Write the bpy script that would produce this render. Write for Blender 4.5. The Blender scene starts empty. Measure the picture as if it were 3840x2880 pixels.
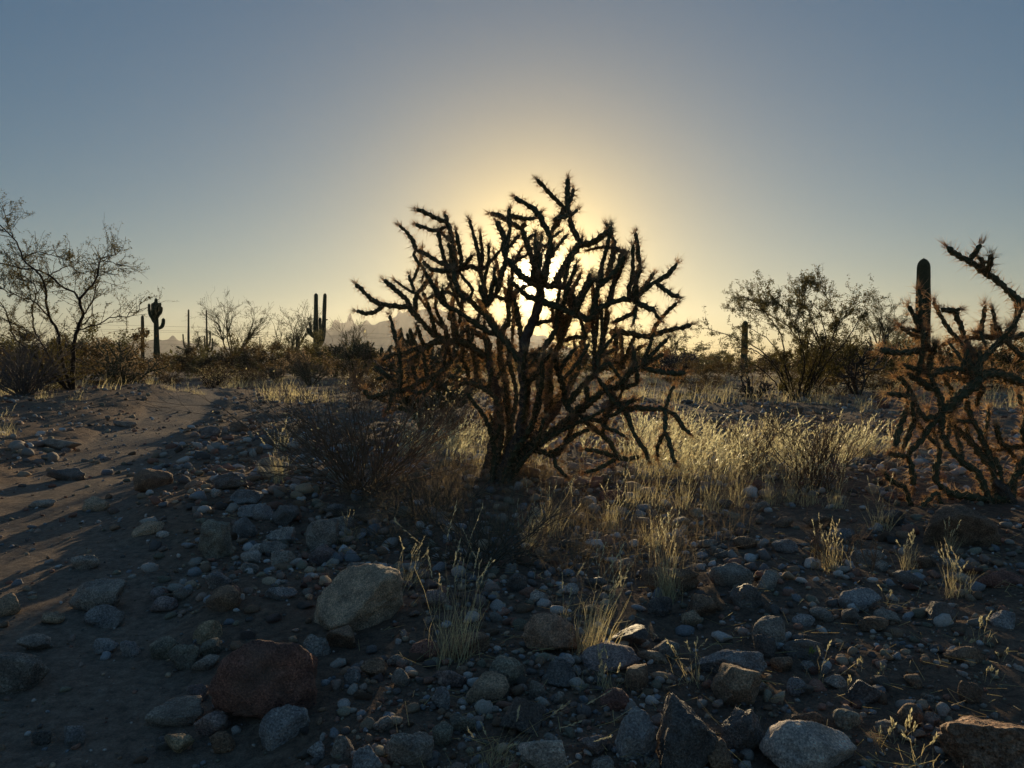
import bpy, math
import numpy as np
from mathutils import Vector, noise as mnoise
R = math.radians
scene = bpy.context.scene

# ------------------------------------------------------------------ camera
CAMZ, F_PX, HORIZON = 0.62, 2884.0, 1385.0        # eye height, focal length and horizon row of the 3840x2880 photograph
cam_data = bpy.data.cameras.new('camera')
cam_data.sensor_width = 36.0
cam_data.lens = 36.0 * F_PX / 3840.0
cam_data.shift_y = (HORIZON - 1440.0) / 3840.0
cam_data.clip_start, cam_data.clip_end = 0.05, 20000.0
cam = bpy.data.objects.new('camera', cam_data)
cam.location = (0, 0, CAMZ)
cam.rotation_euler = (R(90), 0, 0)
scene.collection.objects.link(cam)
scene.camera = cam

# ------------------------------------------------------------------ sky, sun, exposure
SUN_DIR = Vector((0.0312, 1.0, 0.1162)).normalized()
SUN_ELEV = math.asin(SUN_DIR.z)
SUN_AZ = math.atan2(SUN_DIR.x, SUN_DIR.y)
world = bpy.data.worlds.new('World')
scene.world = world
world.use_nodes = True
wn, wl = world.node_tree.nodes, world.node_tree.links
wn.clear()
sky = wn.new('ShaderNodeTexSky')
sky.sky_type = 'NISHITA'
sky.sun_disc = False
sky.sun_elevation = SUN_ELEV
sky.sun_rotation = SUN_AZ
sky.altitude = 500.0
sky.air_density = 1.15
sky.dust_density = 0.05
sky.ozone_density = 2.0
bg = wn.new('ShaderNodeBackground')
bg.inputs['Strength'].default_value = 0.038
wo = wn.new('ShaderNodeOutputWorld')
def wmath(op, a, b=None):
    n = wn.new('ShaderNodeMath'); n.operation = op
    for i, v in enumerate((a, b)):
        if v is None: continue
        if isinstance(v, (int, float)): n.inputs[i].default_value = v
        else: wl.new(v, n.inputs[i])
    return n.outputs[0]
# the dusty air's circumsolar aureole: brightness falls off with the angle from the sun, the same from every viewpoint
tc = wn.new('ShaderNodeTexCoord')
dot = wn.new('ShaderNodeVectorMath'); dot.operation = 'DOT_PRODUCT'
wl.new(tc.outputs['Generated'], dot.inputs[0]); dot.inputs[1].default_value = SUN_DIR
theta = wmath('MULTIPLY', wmath('ARCCOSINE', wmath('MINIMUM', dot.outputs['Value'], 0.9999999)), 180.0 / math.pi)
sat = wn.new('ShaderNodeHueSaturation'); sat.inputs['Saturation'].default_value = 1.32
wl.new(sky.outputs['Color'], sat.inputs['Color'])
ms = wn.new('ShaderNodeVectorMath'); ms.operation = 'ADD'       # even multiple-scattering light that the single-scattering sky model leaves out
wl.new(sat.outputs['Color'], ms.inputs[0]); ms.inputs[1].default_value = (0.62, 1.40, 2.65)
total = ms.outputs[0]
for width, amp, col in ((1.0, 140.0, (1.0, 0.93, 0.75)), (2.6, 30.0, (1.0, 0.78, 0.36)), (5.6, 44.0, (1.0, 0.57, 0.0))):
    lobe = wmath('MULTIPLY', wmath('POWER', math.e, wmath('MULTIPLY', theta, -1.0 / width)), amp)
    mx = wn.new('ShaderNodeVectorMath'); mx.operation = 'SCALE'
    mx.inputs[0].default_value = col; wl.new(lobe, mx.inputs['Scale'])
    ad = wn.new('ShaderNodeVectorMath'); ad.operation = 'ADD'
    wl.new(total, ad.inputs[0]); wl.new(mx.outputs[0], ad.inputs[1])
    total = ad.outputs[0]
wl.new(total, bg.inputs['Color'])
wl.new(bg.outputs['Background'], wo.inputs['Surface'])

sun_data = bpy.data.lights.new('sun', 'SUN')
sun_data.energy = 5.0
sun_data.angle = R(0.55)
sun_data.color = (1.0, 0.76, 0.44)
sun = bpy.data.objects.new('sun', sun_data)
sun.rotation_euler = (-SUN_DIR).to_track_quat('-Z', 'Y').to_euler()
scene.collection.objects.link(sun)

vs = scene.view_settings
vs.view_transform, vs.look = 'Standard', 'None'
vs.exposure, vs.gamma = 0.12, 1.0
vs.use_curve_mapping = False

cy = scene.cycles
cy.use_denoising = True
cy.denoiser = 'OPENIMAGEDENOISE'
cy.denoising_input_passes = 'RGB_ALBEDO_NORMAL'
cy.max_bounces, cy.diffuse_bounces, cy.glossy_bounces = 6, 3, 2
cy.transmission_bounces, cy.transparent_max_bounces, cy.volume_bounces = 3, 4, 0
cy.sample_clamp_indirect = 4.0
cy.use_adaptive_sampling = False

# ------------------------------------------------------------------ helpers
COL = scene.collection
rng = np.random.default_rng(7)

def px_to_world(px, py, d):                        # a photograph pixel at depth d metres
    return np.array([(px - 1920.0) / F_PX * d, d, CAMZ + (HORIZON - py) / F_PX * d])

def put(o, parent=None):
    COL.objects.link(o)
    if parent is not None: o.parent = parent
    return o

def tag(o, label=None, cat=None, group=None, kind=None):
    for k, v in (('label', label), ('category', cat), ('group', group), ('kind', kind)):
        if v: o[k] = v
    return o

def thing(name, label, cat, loc=(0, 0, 0), group=None):
    o = bpy.data.objects.new(name, None)
    o.empty_display_size = 0.1
    o.location = tuple(float(v) for v in loc)
    put(o)
    return tag(o, label, cat, group)

def mesh_np(name, V, F, mat=None, smooth=False):
    V = np.asarray(V, np.float32); F = np.asarray(F, np.int32)
    me = bpy.data.meshes.new(name)
    me.vertices.add(len(V)); me.vertices.foreach_set('co', V.ravel())
    me.loops.add(F.size); me.loops.foreach_set('vertex_index', F.ravel())
    me.polygons.add(len(F)); me.polygons.foreach_set('loop_start', np.arange(len(F), dtype=np.int32) * F.shape[1])
    me.update(calc_edges=True)
    if smooth: me.polygons.foreach_set('use_smooth', np.ones(len(F), bool))
    if mat: me.materials.append(mat)
    return me

def obj(name, V, F, mat, parent=None, smooth=False, origin=None):
    V = np.asarray(V, float)
    if origin is not None: V = V - np.asarray(origin, float)
    return put(bpy.data.objects.new(name, mesh_np(name, V, F, mat, smooth)), parent)

def color_attr(me, cols):                           # per-vertex colour of the piece itself
    a = me.color_attributes.new('tint', 'FLOAT_COLOR', 'POINT')
    c = np.ones((len(cols), 4), np.float32); c[:, :3] = cols
    a.data.foreach_set('color', c.ravel())

def copy_tree(o, parent=None):
    c = o.copy(); COL.objects.link(c); c.parent = parent
    for ch in list(o.children): copy_tree(ch, c)
    return c

def merge(parts):
    Vs, Fs, n = [], [], 0
    for V, F in parts:
        if len(V) == 0: continue
        Vs.append(V); Fs.append(F + n); n += len(V)
    return np.concatenate(Vs), np.concatenate(Fs)

def hash01(ix, iy, seed):
    h = (ix.astype(np.int64) * 374761393 + iy.astype(np.int64) * 668265263 + seed * 974711) & 0x7fffffff
    h = ((h ^ (h >> 13)) * 1274126177) & 0x7fffffff
    return ((h ^ (h >> 16)) & 0xffff) / 65535.0

def vnoise(x, y, seed=0):                           # smooth value noise, -1..1
    x, y = np.asarray(x, float), np.asarray(y, float)
    ix, iy = np.floor(x), np.floor(y); fx, fy = x - ix, y - iy
    fx, fy = fx * fx * (3 - 2 * fx), fy * fy * (3 - 2 * fy)
    a, b = hash01(ix, iy, seed), hash01(ix + 1, iy, seed)
    c, d = hash01(ix, iy + 1, seed), hash01(ix + 1, iy + 1, seed)
    return 2 * ((a * (1 - fx) + b * fx) * (1 - fy) + (c * (1 - fx) + d * fx) * fy) - 1

def sstep(a, b, x):
    t = np.clip((x - a) / (b - a), 0, 1); return t * t * (3 - 2 * t)

# ------------------------------------------------------------------ materials
def mat_nodes(name):
    m = bpy.data.materials.new(name); m.use_nodes = True
    nt = m.node_tree; b = nt.nodes['Principled BSDF']
    b.inputs['Roughness'].default_value = 0.9
    b.inputs['Specular IOR Level'].default_value = 0.15
    return m, nt.nodes, nt.links, b

def noise_node(n, l, scale, detail=4.0, rough=0.6, vec=None):
    t = n.new('ShaderNodeTexNoise'); t.inputs['Scale'].default_value = scale
    t.inputs['Detail'].default_value = detail; t.inputs['Roughness'].default_value = rough
    if vec is None:
        c = n.new('ShaderNodeTexCoord'); vec = c.outputs['Object']
    l.new(vec, t.inputs['Vector']); return t

def ramp(n, l, fac, stops):
    r = n.new('ShaderNodeValToRGB'); e = r.color_ramp.elements
    while len(e) < len(stops): e.new(0.5)
    for k, (p, c) in enumerate(stops):
        e[k].position = p; e[k].color = (*c, 1) if len(c) == 3 else c
    l.new(fac, r.inputs['Fac']); return r.outputs['Color']

def mixc(n, l, a, b, fac, mode='MIX'):
    m = n.new('ShaderNodeMix'); m.data_type = 'RGBA'; m.blend_type = mode
    for s, v in ((6, a), (7, b), (0, fac)):
        if hasattr(v, 'is_output') or hasattr(v, 'links'): l.new(v, m.inputs[s])
        else: m.inputs[s].default_value = (*v, 1) if isinstance(v, tuple) else v
    return m.outputs[2]

def bump(n, l, b, height, strength, dist):
    u = n.new('ShaderNodeBump'); u.inputs['Strength'].default_value = strength
    u.inputs['Distance'].default_value = dist
    l.new(height, u.inputs['Height']); l.new(u.outputs['Normal'], b.inputs['Normal']); return u

def soil_material():
    m, n, l, b = mat_nodes('desert_soil')
    at = n.new('ShaderNodeAttribute'); at.attribute_name = 'trail'
    big = noise_node(n, l, 1.3, 5); fine = noise_node(n, l, 38, 6, 0.7); grit = noise_node(n, l, 190, 3, 0.8)
    base = ramp(n, l, big.outputs['Fac'], ((0.3, (0.27, 0.20, 0.15)), (0.55, (0.38, 0.275, 0.205)), (0.75, (0.43, 0.30, 0.21))))
    path = ramp(n, l, big.outputs['Fac'], ((0.3, (0.38, 0.30, 0.24)), (0.7, (0.46, 0.37, 0.295))))
    c = mixc(n, l, base, path, at.outputs['Fac'])
    c = mixc(n, l, c, ramp(n, l, fine.outputs['Fac'], ((0.35, (0.45, 0.45, 0.46)), (0.65, (1.2, 1.16, 1.12)))), 0.8, 'MULTIPLY')
    c = mixc(n, l, c, ramp(n, l, grit.outputs['Fac'], ((0.4, (0.7, 0.7, 0.7)), (0.7, (1.35, 1.33, 1.3)))), 0.7, 'MULTIPLY')
    l.new(c, b.inputs['Base Color']); b.inputs['Roughness'].default_value = 1.0; b.inputs['Specular IOR Level'].default_value = 0.05
    a = n.new('ShaderNodeMath'); a.operation = 'ADD'; l.new(fine.outputs['Fac'], a.inputs[0]); l.new(grit.outputs['Fac'], a.inputs[1])
    mid = noise_node(n, l, 15, 4, 0.6)
    a2 = n.new('ShaderNodeMath'); a2.operation = 'MULTIPLY_ADD'; l.new(mid.outputs['Fac'], a2.inputs[0]); a2.inputs[1].default_value = 2.0; l.new(a.outputs[0], a2.inputs[2])
    bump(n, l, b, a2.outputs[0], 1.0, 0.016); return m

STONE = {'grey': (0.200, 0.190, 0.180), 'bluish grey': (0.185, 0.19, 0.205), 'tan': (0.265, 0.215, 0.165), 'brown': (0.160, 0.115, 0.085),
         'reddish brown': (0.165, 0.092, 0.078), 'pale grey': (0.34, 0.325, 0.32), 'dark': (0.10, 0.098, 0.10), 'greenish grey': (0.165, 0.165, 0.145),
         'purplish grey': (0.175, 0.15, 0.155), 'yellowish': (0.25, 0.21, 0.15), 'white': (0.55, 0.53, 0.52), 'pinkish tan': (0.27, 0.19, 0.145)}
def stone_material(key, pitted=False):
    m, n, l, b = mat_nodes('stone_' + key.replace(' ', '_') + ('_pitted' if pitted else ''))
    c0 = tuple(x * k for x, k in zip(STONE[key], (2.5, 2.2, 1.95) if key != 'white' else (1.1, 1.0, 0.9)))
    tcn = n.new('ShaderNodeTexCoord'); oi = n.new('ShaderNodeObjectInfo')
    add = n.new('ShaderNodeVectorMath'); add.operation = 'ADD'
    l.new(tcn.outputs['Object'], add.inputs[0]); l.new(oi.outputs['Location'], add.inputs[1]); v = add.outputs[0]
    spk = noise_node(n, l, 260, 3, 0.75, v); blot = noise_node(n, l, 26, 6, 0.65, v); dust = noise_node(n, l, 9, 3, 0.5, v)
    sc = lambda k: tuple(k * x for x in c0)
    c = ramp(n, l, spk.outputs['Fac'], ((0.32, sc(0.35)), (0.46, sc(0.85)), (0.55, sc(1.1)), (0.66, sc(1.9))))
    c = mixc(n, l, c, ramp(n, l, blot.outputs['Fac'], ((0.36, (0.52, 0.52, 0.53)), (0.60, (1.2, 1.16, 1.1)))), 0.85, 'MULTIPLY')
    c = mixc(n, l, c, (0.26, 0.19, 0.145), ramp(n, l, dust.outputs['Fac'], ((0.52, (0, 0, 0)), (0.72, (0.55, 0.55, 0.55)))))
    hs = n.new('ShaderNodeHueSaturation'); hs.inputs['Saturation'].default_value = 1.0
    mr = n.new('ShaderNodeMapRange'); mr.inputs['To Min'].default_value = 0.75; mr.inputs['To Max'].default_value = 1.2
    l.new(oi.outputs['Random'], mr.inputs['Value']); l.new(mr.outputs[0], hs.inputs['Value']); l.new(c, hs.inputs['Color'])
    l.new(hs.outputs['Color'], b.inputs['Base Color'])
    b.inputs['Roughness'].default_value = 0.55 if key == 'dark' else 0.75; b.inputs['Specular IOR Level'].default_value = 0.28
    a = n.new('ShaderNodeMath'); a.operation = 'ADD'; l.new(spk.outputs['Fac'], a.inputs[0])
    mul = n.new('ShaderNodeMath'); mul.operation = 'MULTIPLY'; mul.inputs[1].default_value = 2.6
    if pitted:
        vo = n.new('ShaderNodeTexVoronoi'); vo.inputs['Scale'].default_value = 70; l.new(v, vo.inputs['Vector']); l.new(vo.outputs['Distance'], mul.inputs[0])
    else: l.new(blot.outputs['Fac'], mul.inputs[0])
    l.new(mul.outputs[0], a.inputs[1]); bump(n, l, b, a.outputs[0], 1.0, 0.014 if pitted else 0.009); return m

def pebble_material():
    m, n, l, b = mat_nodes('pebbles')
    at = n.new('ShaderNodeAttribute'); at.attribute_name = 'tint'
    t = noise_node(n, l, 320, 3, 0.7)
    c = mixc(n, l, at.outputs['Color'], ramp(n, l, t.outputs['Fac'], ((0.35, (0.6, 0.6, 0.6)), (0.65, (1.25, 1.22, 1.2)))), 0.85, 'MULTIPLY')
    l.new(c, b.inputs['Base Color']); bump(n, l, b, t.outputs['Fac'], 0.6, 0.002); return m

def thin_material(name, col, trans_col, w, rough=0.6, vary=True):   # thin plant tissue: part of the light goes through
    m, n, l, b = mat_nodes(name)
    b.inputs['Roughness'].default_value = rough; b.inputs['Specular IOR Level'].default_value = 0.3
    tr = n.new('ShaderNodeBsdfTranslucent'); mx = n.new('ShaderNodeMixShader'); mx.inputs['Fac'].default_value = w
    if vary:
        t = noise_node(n, l, 11, 2)
        c1 = ramp(n, l, t.outputs['Fac'], ((0.3, tuple(0.6 * x for x in col)), (0.7, tuple(1.2 * x for x in col))))
        c2 = ramp(n, l, t.outputs['Fac'], ((0.3, tuple(0.65 * x for x in trans_col)), (0.7, tuple(min(1, 1.2 * x) for x in trans_col))))
        l.new(c1, b.inputs['Base Color']); l.new(c2, tr.inputs['Color'])
    else:
        b.inputs['Base Color'].default_value = (*col, 1); tr.inputs['Color'].default_value = (*trans_col, 1)
    out = n['Material Output']
    l.new(b.outputs[0], mx.inputs[1]); l.new(tr.outputs[0], mx.inputs[2]); l.new(mx.outputs[0], out.inputs['Surface']); return m

def bark_material(name, lo, hi, scale, bstr=0.7, bdist=0.004):
    m, n, l, b = mat_nodes(name)
    t = noise_node(n, l, scale, 5, 0.65)
    l.new(ramp(n, l, t.outputs['Fac'], ((0.32, lo), (0.68, hi))), b.inputs['Base Color'])
    bump(n, l, b, t.outputs['Fac'], bstr, bdist); return m

M_SOIL = soil_material()
M_STONE = {k: stone_material(k) for k in STONE}
M_PITTED = stone_material('pinkish tan', True)
M_PEBBLE = pebble_material()
M_CACTUS = bark_material('cholla_skin', (0.055, 0.058, 0.032), (0.145, 0.142, 0.080), 60)
M_WOOD = bark_material('cholla_old_wood', (0.055, 0.044, 0.036), (0.17, 0.14, 0.115), 45, 1.0, 0.012)
M_SPINE = thin_material('cholla_spines', (0.60, 0.43, 0.31), (1.0, 0.66, 0.40), 0.65)
M_SPINE_FAR = thin_material('cholla_spines_far', (0.42, 0.31, 0.21), (0.62, 0.45, 0.27), 0.45)
M_SPINE_SAG = thin_material('saguaro_spines', (0.10, 0.085, 0.06), (0.16, 0.12, 0.07), 0.3)
M_SAGUARO = bark_material('saguaro_skin', (0.030, 0.042, 0.024), (0.062, 0.080, 0.045), 9, 0.5, 0.02)
M_TWIG = bark_material('twig_bark', (0.030, 0.023, 0.018), (0.075, 0.058, 0.046), 30)
M_TWIG_GREY = bark_material('dead_wood', (0.10, 0.085, 0.075), (0.24, 0.21, 0.19), 30)
M_TWIG_RED = bark_material('dry_stem_bark', (0.13, 0.088, 0.058), (0.32, 0.22, 0.145), 30)
M_TWIG_DULL = bark_material('dull_dry_stems', (0.07, 0.062, 0.045), (0.17, 0.15, 0.11), 30)
M_VERDE = bark_material('palo_verde_bark', (0.050, 0.050, 0.026), (0.095, 0.090, 0.050), 20)
M_LEAF_CREO = thin_material('creosote_leaves', (0.065, 0.070, 0.026), (0.16, 0.13, 0.035), 0.4)
M_LEAF_OLIVE = thin_material('olive_leaves', (0.055, 0.062, 0.028), (0.15, 0.14, 0.05), 0.4)
M_LEAF_BROWN = thin_material('brown_leaves', (0.075, 0.060, 0.032), (0.165, 0.115, 0.045), 0.4)
M_LEAF_SAGE = thin_material('sage_leaves', (0.070, 0.078, 0.045), (0.17, 0.16, 0.08), 0.4)
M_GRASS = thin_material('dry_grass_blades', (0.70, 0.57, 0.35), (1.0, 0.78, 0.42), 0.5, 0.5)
M_GRASS_DULL = thin_material('shaded_grass_blades', (0.24, 0.21, 0.15), (0.35, 0.27, 0.15), 0.4, 0.6)  # darkened copy of the dry grass colour, shade below the cholla put into it
M_SEED = thin_material('dry_grass_seed_heads', (0.72, 0.60, 0.40), (1.0, 0.86, 0.54), 0.55, 0.4)
M_HILL = bark_material('desert_mountain', (0.09, 0.075, 0.062), (0.16, 0.13, 0.10), 0.02, 0.6, 4.0)
M_WIRE = bark_material('wire_metal', (0.05, 0.05, 0.05), (0.08, 0.08, 0.08), 1)

# ------------------------------------------------------------------ ground, trail
TRAIL = np.array([(-0.55, 0.4), (-0.90, 1.43), (-1.32, 2.1), (-1.76, 2.9), (-2.45, 4.4), (-3.05, 6.1), (-3.75, 8.4), (-4.35, 10.6), (-5.1, 12.6), (-6.6, 15.0), (-9.5, 18.0)])
def trail_dist(x, y):
    best = np.full(np.shape(x), 1e9)
    for (x0, y0), (x1, y1) in zip(TRAIL[:-1], TRAIL[1:]):
        t = np.clip(((x - x0) * (x1 - x0) + (y - y0) * (y1 - y0)) / ((x1 - x0) ** 2 + (y1 - y0) ** 2), 0, 1)
        best = np.minimum(best, np.hypot(x - x0 - t * (x1 - x0), y - y0 - t * (y1 - y0)))
    return best
def trail_mask(x, y):
    return sstep(0.52, 0.26, trail_dist(x, y) + 0.10 * vnoise(x * 2.6, y * 2.6, 5) + 0.05 * vnoise(x * 9, y * 9, 6)) * sstep(20, 16, y)
def ground_z(x, y):
    x, y = np.asarray(x, float), np.asarray(y, float)
    yy = np.clip(y, 0, 26)
    z = 0.012 * yy
    z = z + 0.26 * np.exp(-((x + 5.6 - 0.0 * y) / 1.6) ** 2 - ((y - 11.5) / 3.0) ** 2)       # bank left of the trail
    z = z + 0.07 * np.exp(-((x + 0.1) / 0.8) ** 2 - ((y - 3.9) / 0.9) ** 2)                   # mound under the big cholla
    z = z + 0.10 * np.exp(-((x - 2.0) / 0.8) ** 2 - ((y - 3.6) / 0.8) ** 2) * 0.3
    r = np.hypot(x, y)
    tm = trail_mask(x, y)
    rough = (1 - 0.65 * tm) * sstep(60, 15, r)
    z = z + rough * (0.030 * vnoise(x * 1.5, y * 1.5, 1) + 0.014 * vnoise(x * 5, y * 5, 2) + 0.007 * vnoise(x * 15, y * 15, 3) + 0.0035 * vnoise(x * 40, y * 40, 4) * sstep(12, 5, r))
    z = z - 0.045 * tm
    z = z + sstep(30, 80, r) * 0.12 * vnoise(x / 25, y / 25, 8)
    return z

def ground_hit(px, py, dmax=60.0):
    d = np.geomspace(0.7, dmax, 2400)
    x = (px - 1920.0) / F_PX * d; zr = CAMZ + (HORIZON - py) / F_PX * d
    below = zr <= ground_z(x, d)
    k = int(np.argmax(below)) if below.any() else len(d) - 1
    return np.array([x[k], d[k], float(ground_z(x[k], d[k]))])

def build_ground():
    th = np.concatenate([np.linspace(-44, 44, 320), np.linspace(44, 316, 70)[1:-1]]) * math.pi / 180
    rr = np.concatenate([[0.008, 0.08, 0.2], np.geomspace(0.35, 30, 280), np.geomspace(30, 2900, 72)[1:]])
    TH, RR = np.meshgrid(th, rr)
    X, Y = RR * np.sin(TH), RR * np.cos(TH)
    Z = ground_z(X, Y)
    nr, nt = X.shape
    V = np.stack([X, Y, Z], -1).reshape(-1, 3)
    i, j = np.meshgrid(np.arange(nr - 1), np.arange(nt), indexing='ij')
    j2 = (j + 1) % nt
    Fq = np.stack([i * nt + j, (i + 1) * nt + j, (i + 1) * nt + j2, i * nt + j2], -1).reshape(-1, 4)[:, ::-1]
    tmask = trail_mask(X, Y).ravel()
    onpath = tmask[Fq].mean(1) > 0.5
    for name, F in (('ground', Fq[~onpath]), ('path', Fq[onpath])):
        used = np.unique(F); remap = np.zeros(len(V), np.int64); remap[used] = np.arange(len(used))
        Vn, Fn = V[used], remap[F]
        me = mesh_np(name, Vn, Fn, M_SOIL, True)
        a = me.attributes.new('trail', 'FLOAT', 'POINT'); a.data.foreach_set('value', tmask[used].astype(np.float32))
        o = put(bpy.data.objects.new(name, me))
        tag(o, 'stony brown desert ground strewn with gravel' if name == 'ground' else 'pale dirt footpath winding away past the scrub', kind='structure')
build_ground()

# ------------------------------------------------------------------ far mountains
def ridge(name, pts, dist, depth, seed, label):
    px = np.arange(pts[0][0], pts[-1][0] + 1, 4.0)
    top = np.interp(px, [p[0] for p in pts], [p[1] for p in pts]) + 2.0 * vnoise(px / 18, px * 0, seed) + 0.8 * vnoise(px / 6, px * 0, seed + 1)
    az = (px - 1920) / F_PX
    h = np.maximum(0.0, (HORIZON - top) / F_PX * dist)
    us = np.array([-1, -0.8, -0.6, -0.42, -0.26, -0.12, 0, 0.15, 0.4, 0.7, 1.0])
    U, A = np.meshgrid(us, az); _, H = np.meshgrid(us, h); _, PX = np.meshgrid(us, px)
    rough = 1 + 0.35 * vnoise(PX / 30, U * 3, seed + 2) * (np.abs(U) > 0.01)
    Y = dist + U * depth; X = A * dist + A * U * depth * 0.5
    Z = H * (1 - np.abs(U)) ** 0.85 * np.where(np.abs(U) < 0.01, 1, rough) - 2.0 * (np.abs(U) > 0.95)
    n, k = X.shape
    V = np.stack([X, Y, Z], -1).reshape(-1, 3)
    i, j = np.meshgrid(np.arange(n - 1), np.arange(k - 1), indexing='ij')
    F = np.stack([i * k + j, (i + 1) * k + j, (i + 1) * k + j + 1, i * k + j + 1], -1).reshape(-1, 4)
    o = obj(name, V, F, M_HILL, smooth=False); tag(o, label, kind='structure')
ridge('mountain_range', [(1150, 1380), (1200, 1330), (1232, 1232), (1262, 1212), (1290, 1209), (1316, 1205), (1327, 1222), (1362, 1211), (1405, 1217), (1424, 1207), (1452, 1204), (1474, 1190),
      (1530, 1166), (1600, 1158), (1700, 1172), (1800, 1196), (1950, 1240), (2100, 1290), (2250, 1345), (2420, 1385)], 2500.0, 280.0, 21, 'hazy craggy mountain range far behind the desert scrub')
ridge('hills', [(-700, 1330), (-300, 1300), (200, 1290), (500, 1280), (600, 1275), (650, 1271), (700, 1284), (760, 1290), (850, 1301), (950, 1312), (1050, 1322), (1150, 1335), (1260, 1375)],
      2050.0, 200.0, 31, 'low hazy hills on the horizon beyond the saguaros')

# ------------------------------------------------------------------ plant geometry
def frames(P):
    T = np.gradient(P, axis=0); T /= np.linalg.norm(T, axis=1, keepdims=True) + 1e-12
    N = np.zeros_like(P)
    a = np.array([0.0, 0.0, 1.0]) if abs(T[0, 2]) < 0.9 else np.array([1.0, 0, 0])
    n = a - T[0] * a.dot(T[0]); N[0] = n / np.linalg.norm(n)
    for i in range(1, len(P)):
        n = N[i - 1] - T[i] * N[i - 1].dot(T[i]); N[i] = n / (np.linalg.norm(n) + 1e-12)
    return T, N, np.cross(T, N)

def resample(pts, ds):
    pts = np.asarray(pts, float)
    if len(pts) > 2:                                 # Catmull-Rom through the points
        e = np.vstack([2 * pts[0] - pts[1], pts, 2 * pts[-1] - pts[-2]])
        out = []
        for i in range(1, len(e) - 2):
            t = np.linspace(0, 1, 12, endpoint=False)[:, None]
            p0, p1, p2, p3 = e[i - 1], e[i], e[i + 1], e[i + 2]
            out.append(0.5 * (2 * p1 + (p2 - p0) * t + (2 * p0 - 5 * p1 + 4 * p2 - p3) * t ** 2 + (3 * p1 - p0 - 3 * p2 + p3) * t ** 3))
        pts = np.vstack(out + [pts[-1:]])
    s = np.concatenate([[0], np.cumsum(np.linalg.norm(np.diff(pts, axis=0), axis=1))])
    n = max(3, int(s[-1] / ds) + 1)
    q = np.linspace(0, s[-1], n)
    return np.stack([np.interp(q, s, pts[:, k]) for k in range(3)], -1), q

def cholla_stem(pts, r0, r1, ds=0.006, sides=14, period=0.024, relief=0.34, phase=0.0, joint=0.0):
    """one cholla joint or limb with spiral tubercles; returns mesh arrays and areole points/normals/tangents"""
    P, s = resample(pts, ds)
    T, N, B = frames(P)
    L = s[-1]
    rad = r0 + (r1 - r0) * (s / L)
    if joint > 0: rad = rad * (1 + 0.07 * np.sin(s * 31 + phase) - 0.26 * np.exp(-((((s + joint * 0.45) % joint) - joint / 2) / 0.011) ** 2))   # narrowed where joints meet
    endcap = np.clip((L - s) / (1.4 * r1), 0, 1); rad = rad * np.sqrt(np.clip(1 - (1 - endcap) ** 2, 0.02, 1))
    phi = np.linspace(0, 2 * math.pi, sides, endpoint=False)
    k = 2 * math.pi / period
    S, PH = np.meshgrid(s, phi, indexing='ij')
    bumpv = (0.5 + 0.5 * np.cos(5 * PH + 0.55 * k * S + phase)) * (0.5 + 0.5 * np.cos(3 * PH - 0.55 * k * S + phase))
    rr = rad[:, None] * (1 - 0.40 * relief + relief * bumpv)
    dirs = N[:, None] * np.cos(PH)[..., None] + B[:, None] * np.sin(PH)[..., None]
    V = (P[:, None] + dirs * rr[..., None]).reshape(-1, 3)
    n = len(P)
    i, j = np.meshgrid(np.arange(n - 1), np.arange(sides), indexing='ij'); j2 = (j + 1) % sides
    F = np.stack([i * sides + j, i * sides + j2, (i + 1) * sides + j2, (i + 1) * sides + j], -1).reshape(-1, 4)
    tip = len(V); V = np.vstack([V, P[-1:] + T[-1:] * r1 * 0.15])
    jj = np.arange(sides); base = (n - 1) * sides
    F = np.vstack([F, np.stack([base + jj, base + (jj + 1) % sides, np.full(sides, tip), np.full(sides, tip)], -1)])
    # areoles: 5p+ks = 2pi*i, 3p-ks = 2pi*j  ->  8p = 2pi(i+j)
    kk = 0.55 * k
    A = []
    for m in range(8):
        p = (2 * math.pi * m - 2 * phase) / 8
        s0 = ((-5 * p - phase) / kk) % (2 * math.pi / kk)
        A += [(p, q) for q in np.arange(s0, L, 2 * math.pi / kk)]
    A = np.array(A) if A else np.zeros((0, 2))
    idx = np.clip(np.searchsorted(s, A[:, 1]), 0, n - 1)
    nd = N[idx] * np.cos(A[:, :1]) + B[idx] * np.sin(A[:, :1])
    ap = P[idx] + nd * (rad[idx] * (1 + 0.45 * relief))[:, None] * 0.96
    # drop the last degenerate duplicate column of the cap triangles
    return V, F, ap, nd, T[idx], A[:, 1] / max(L, 1e-6)

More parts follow.
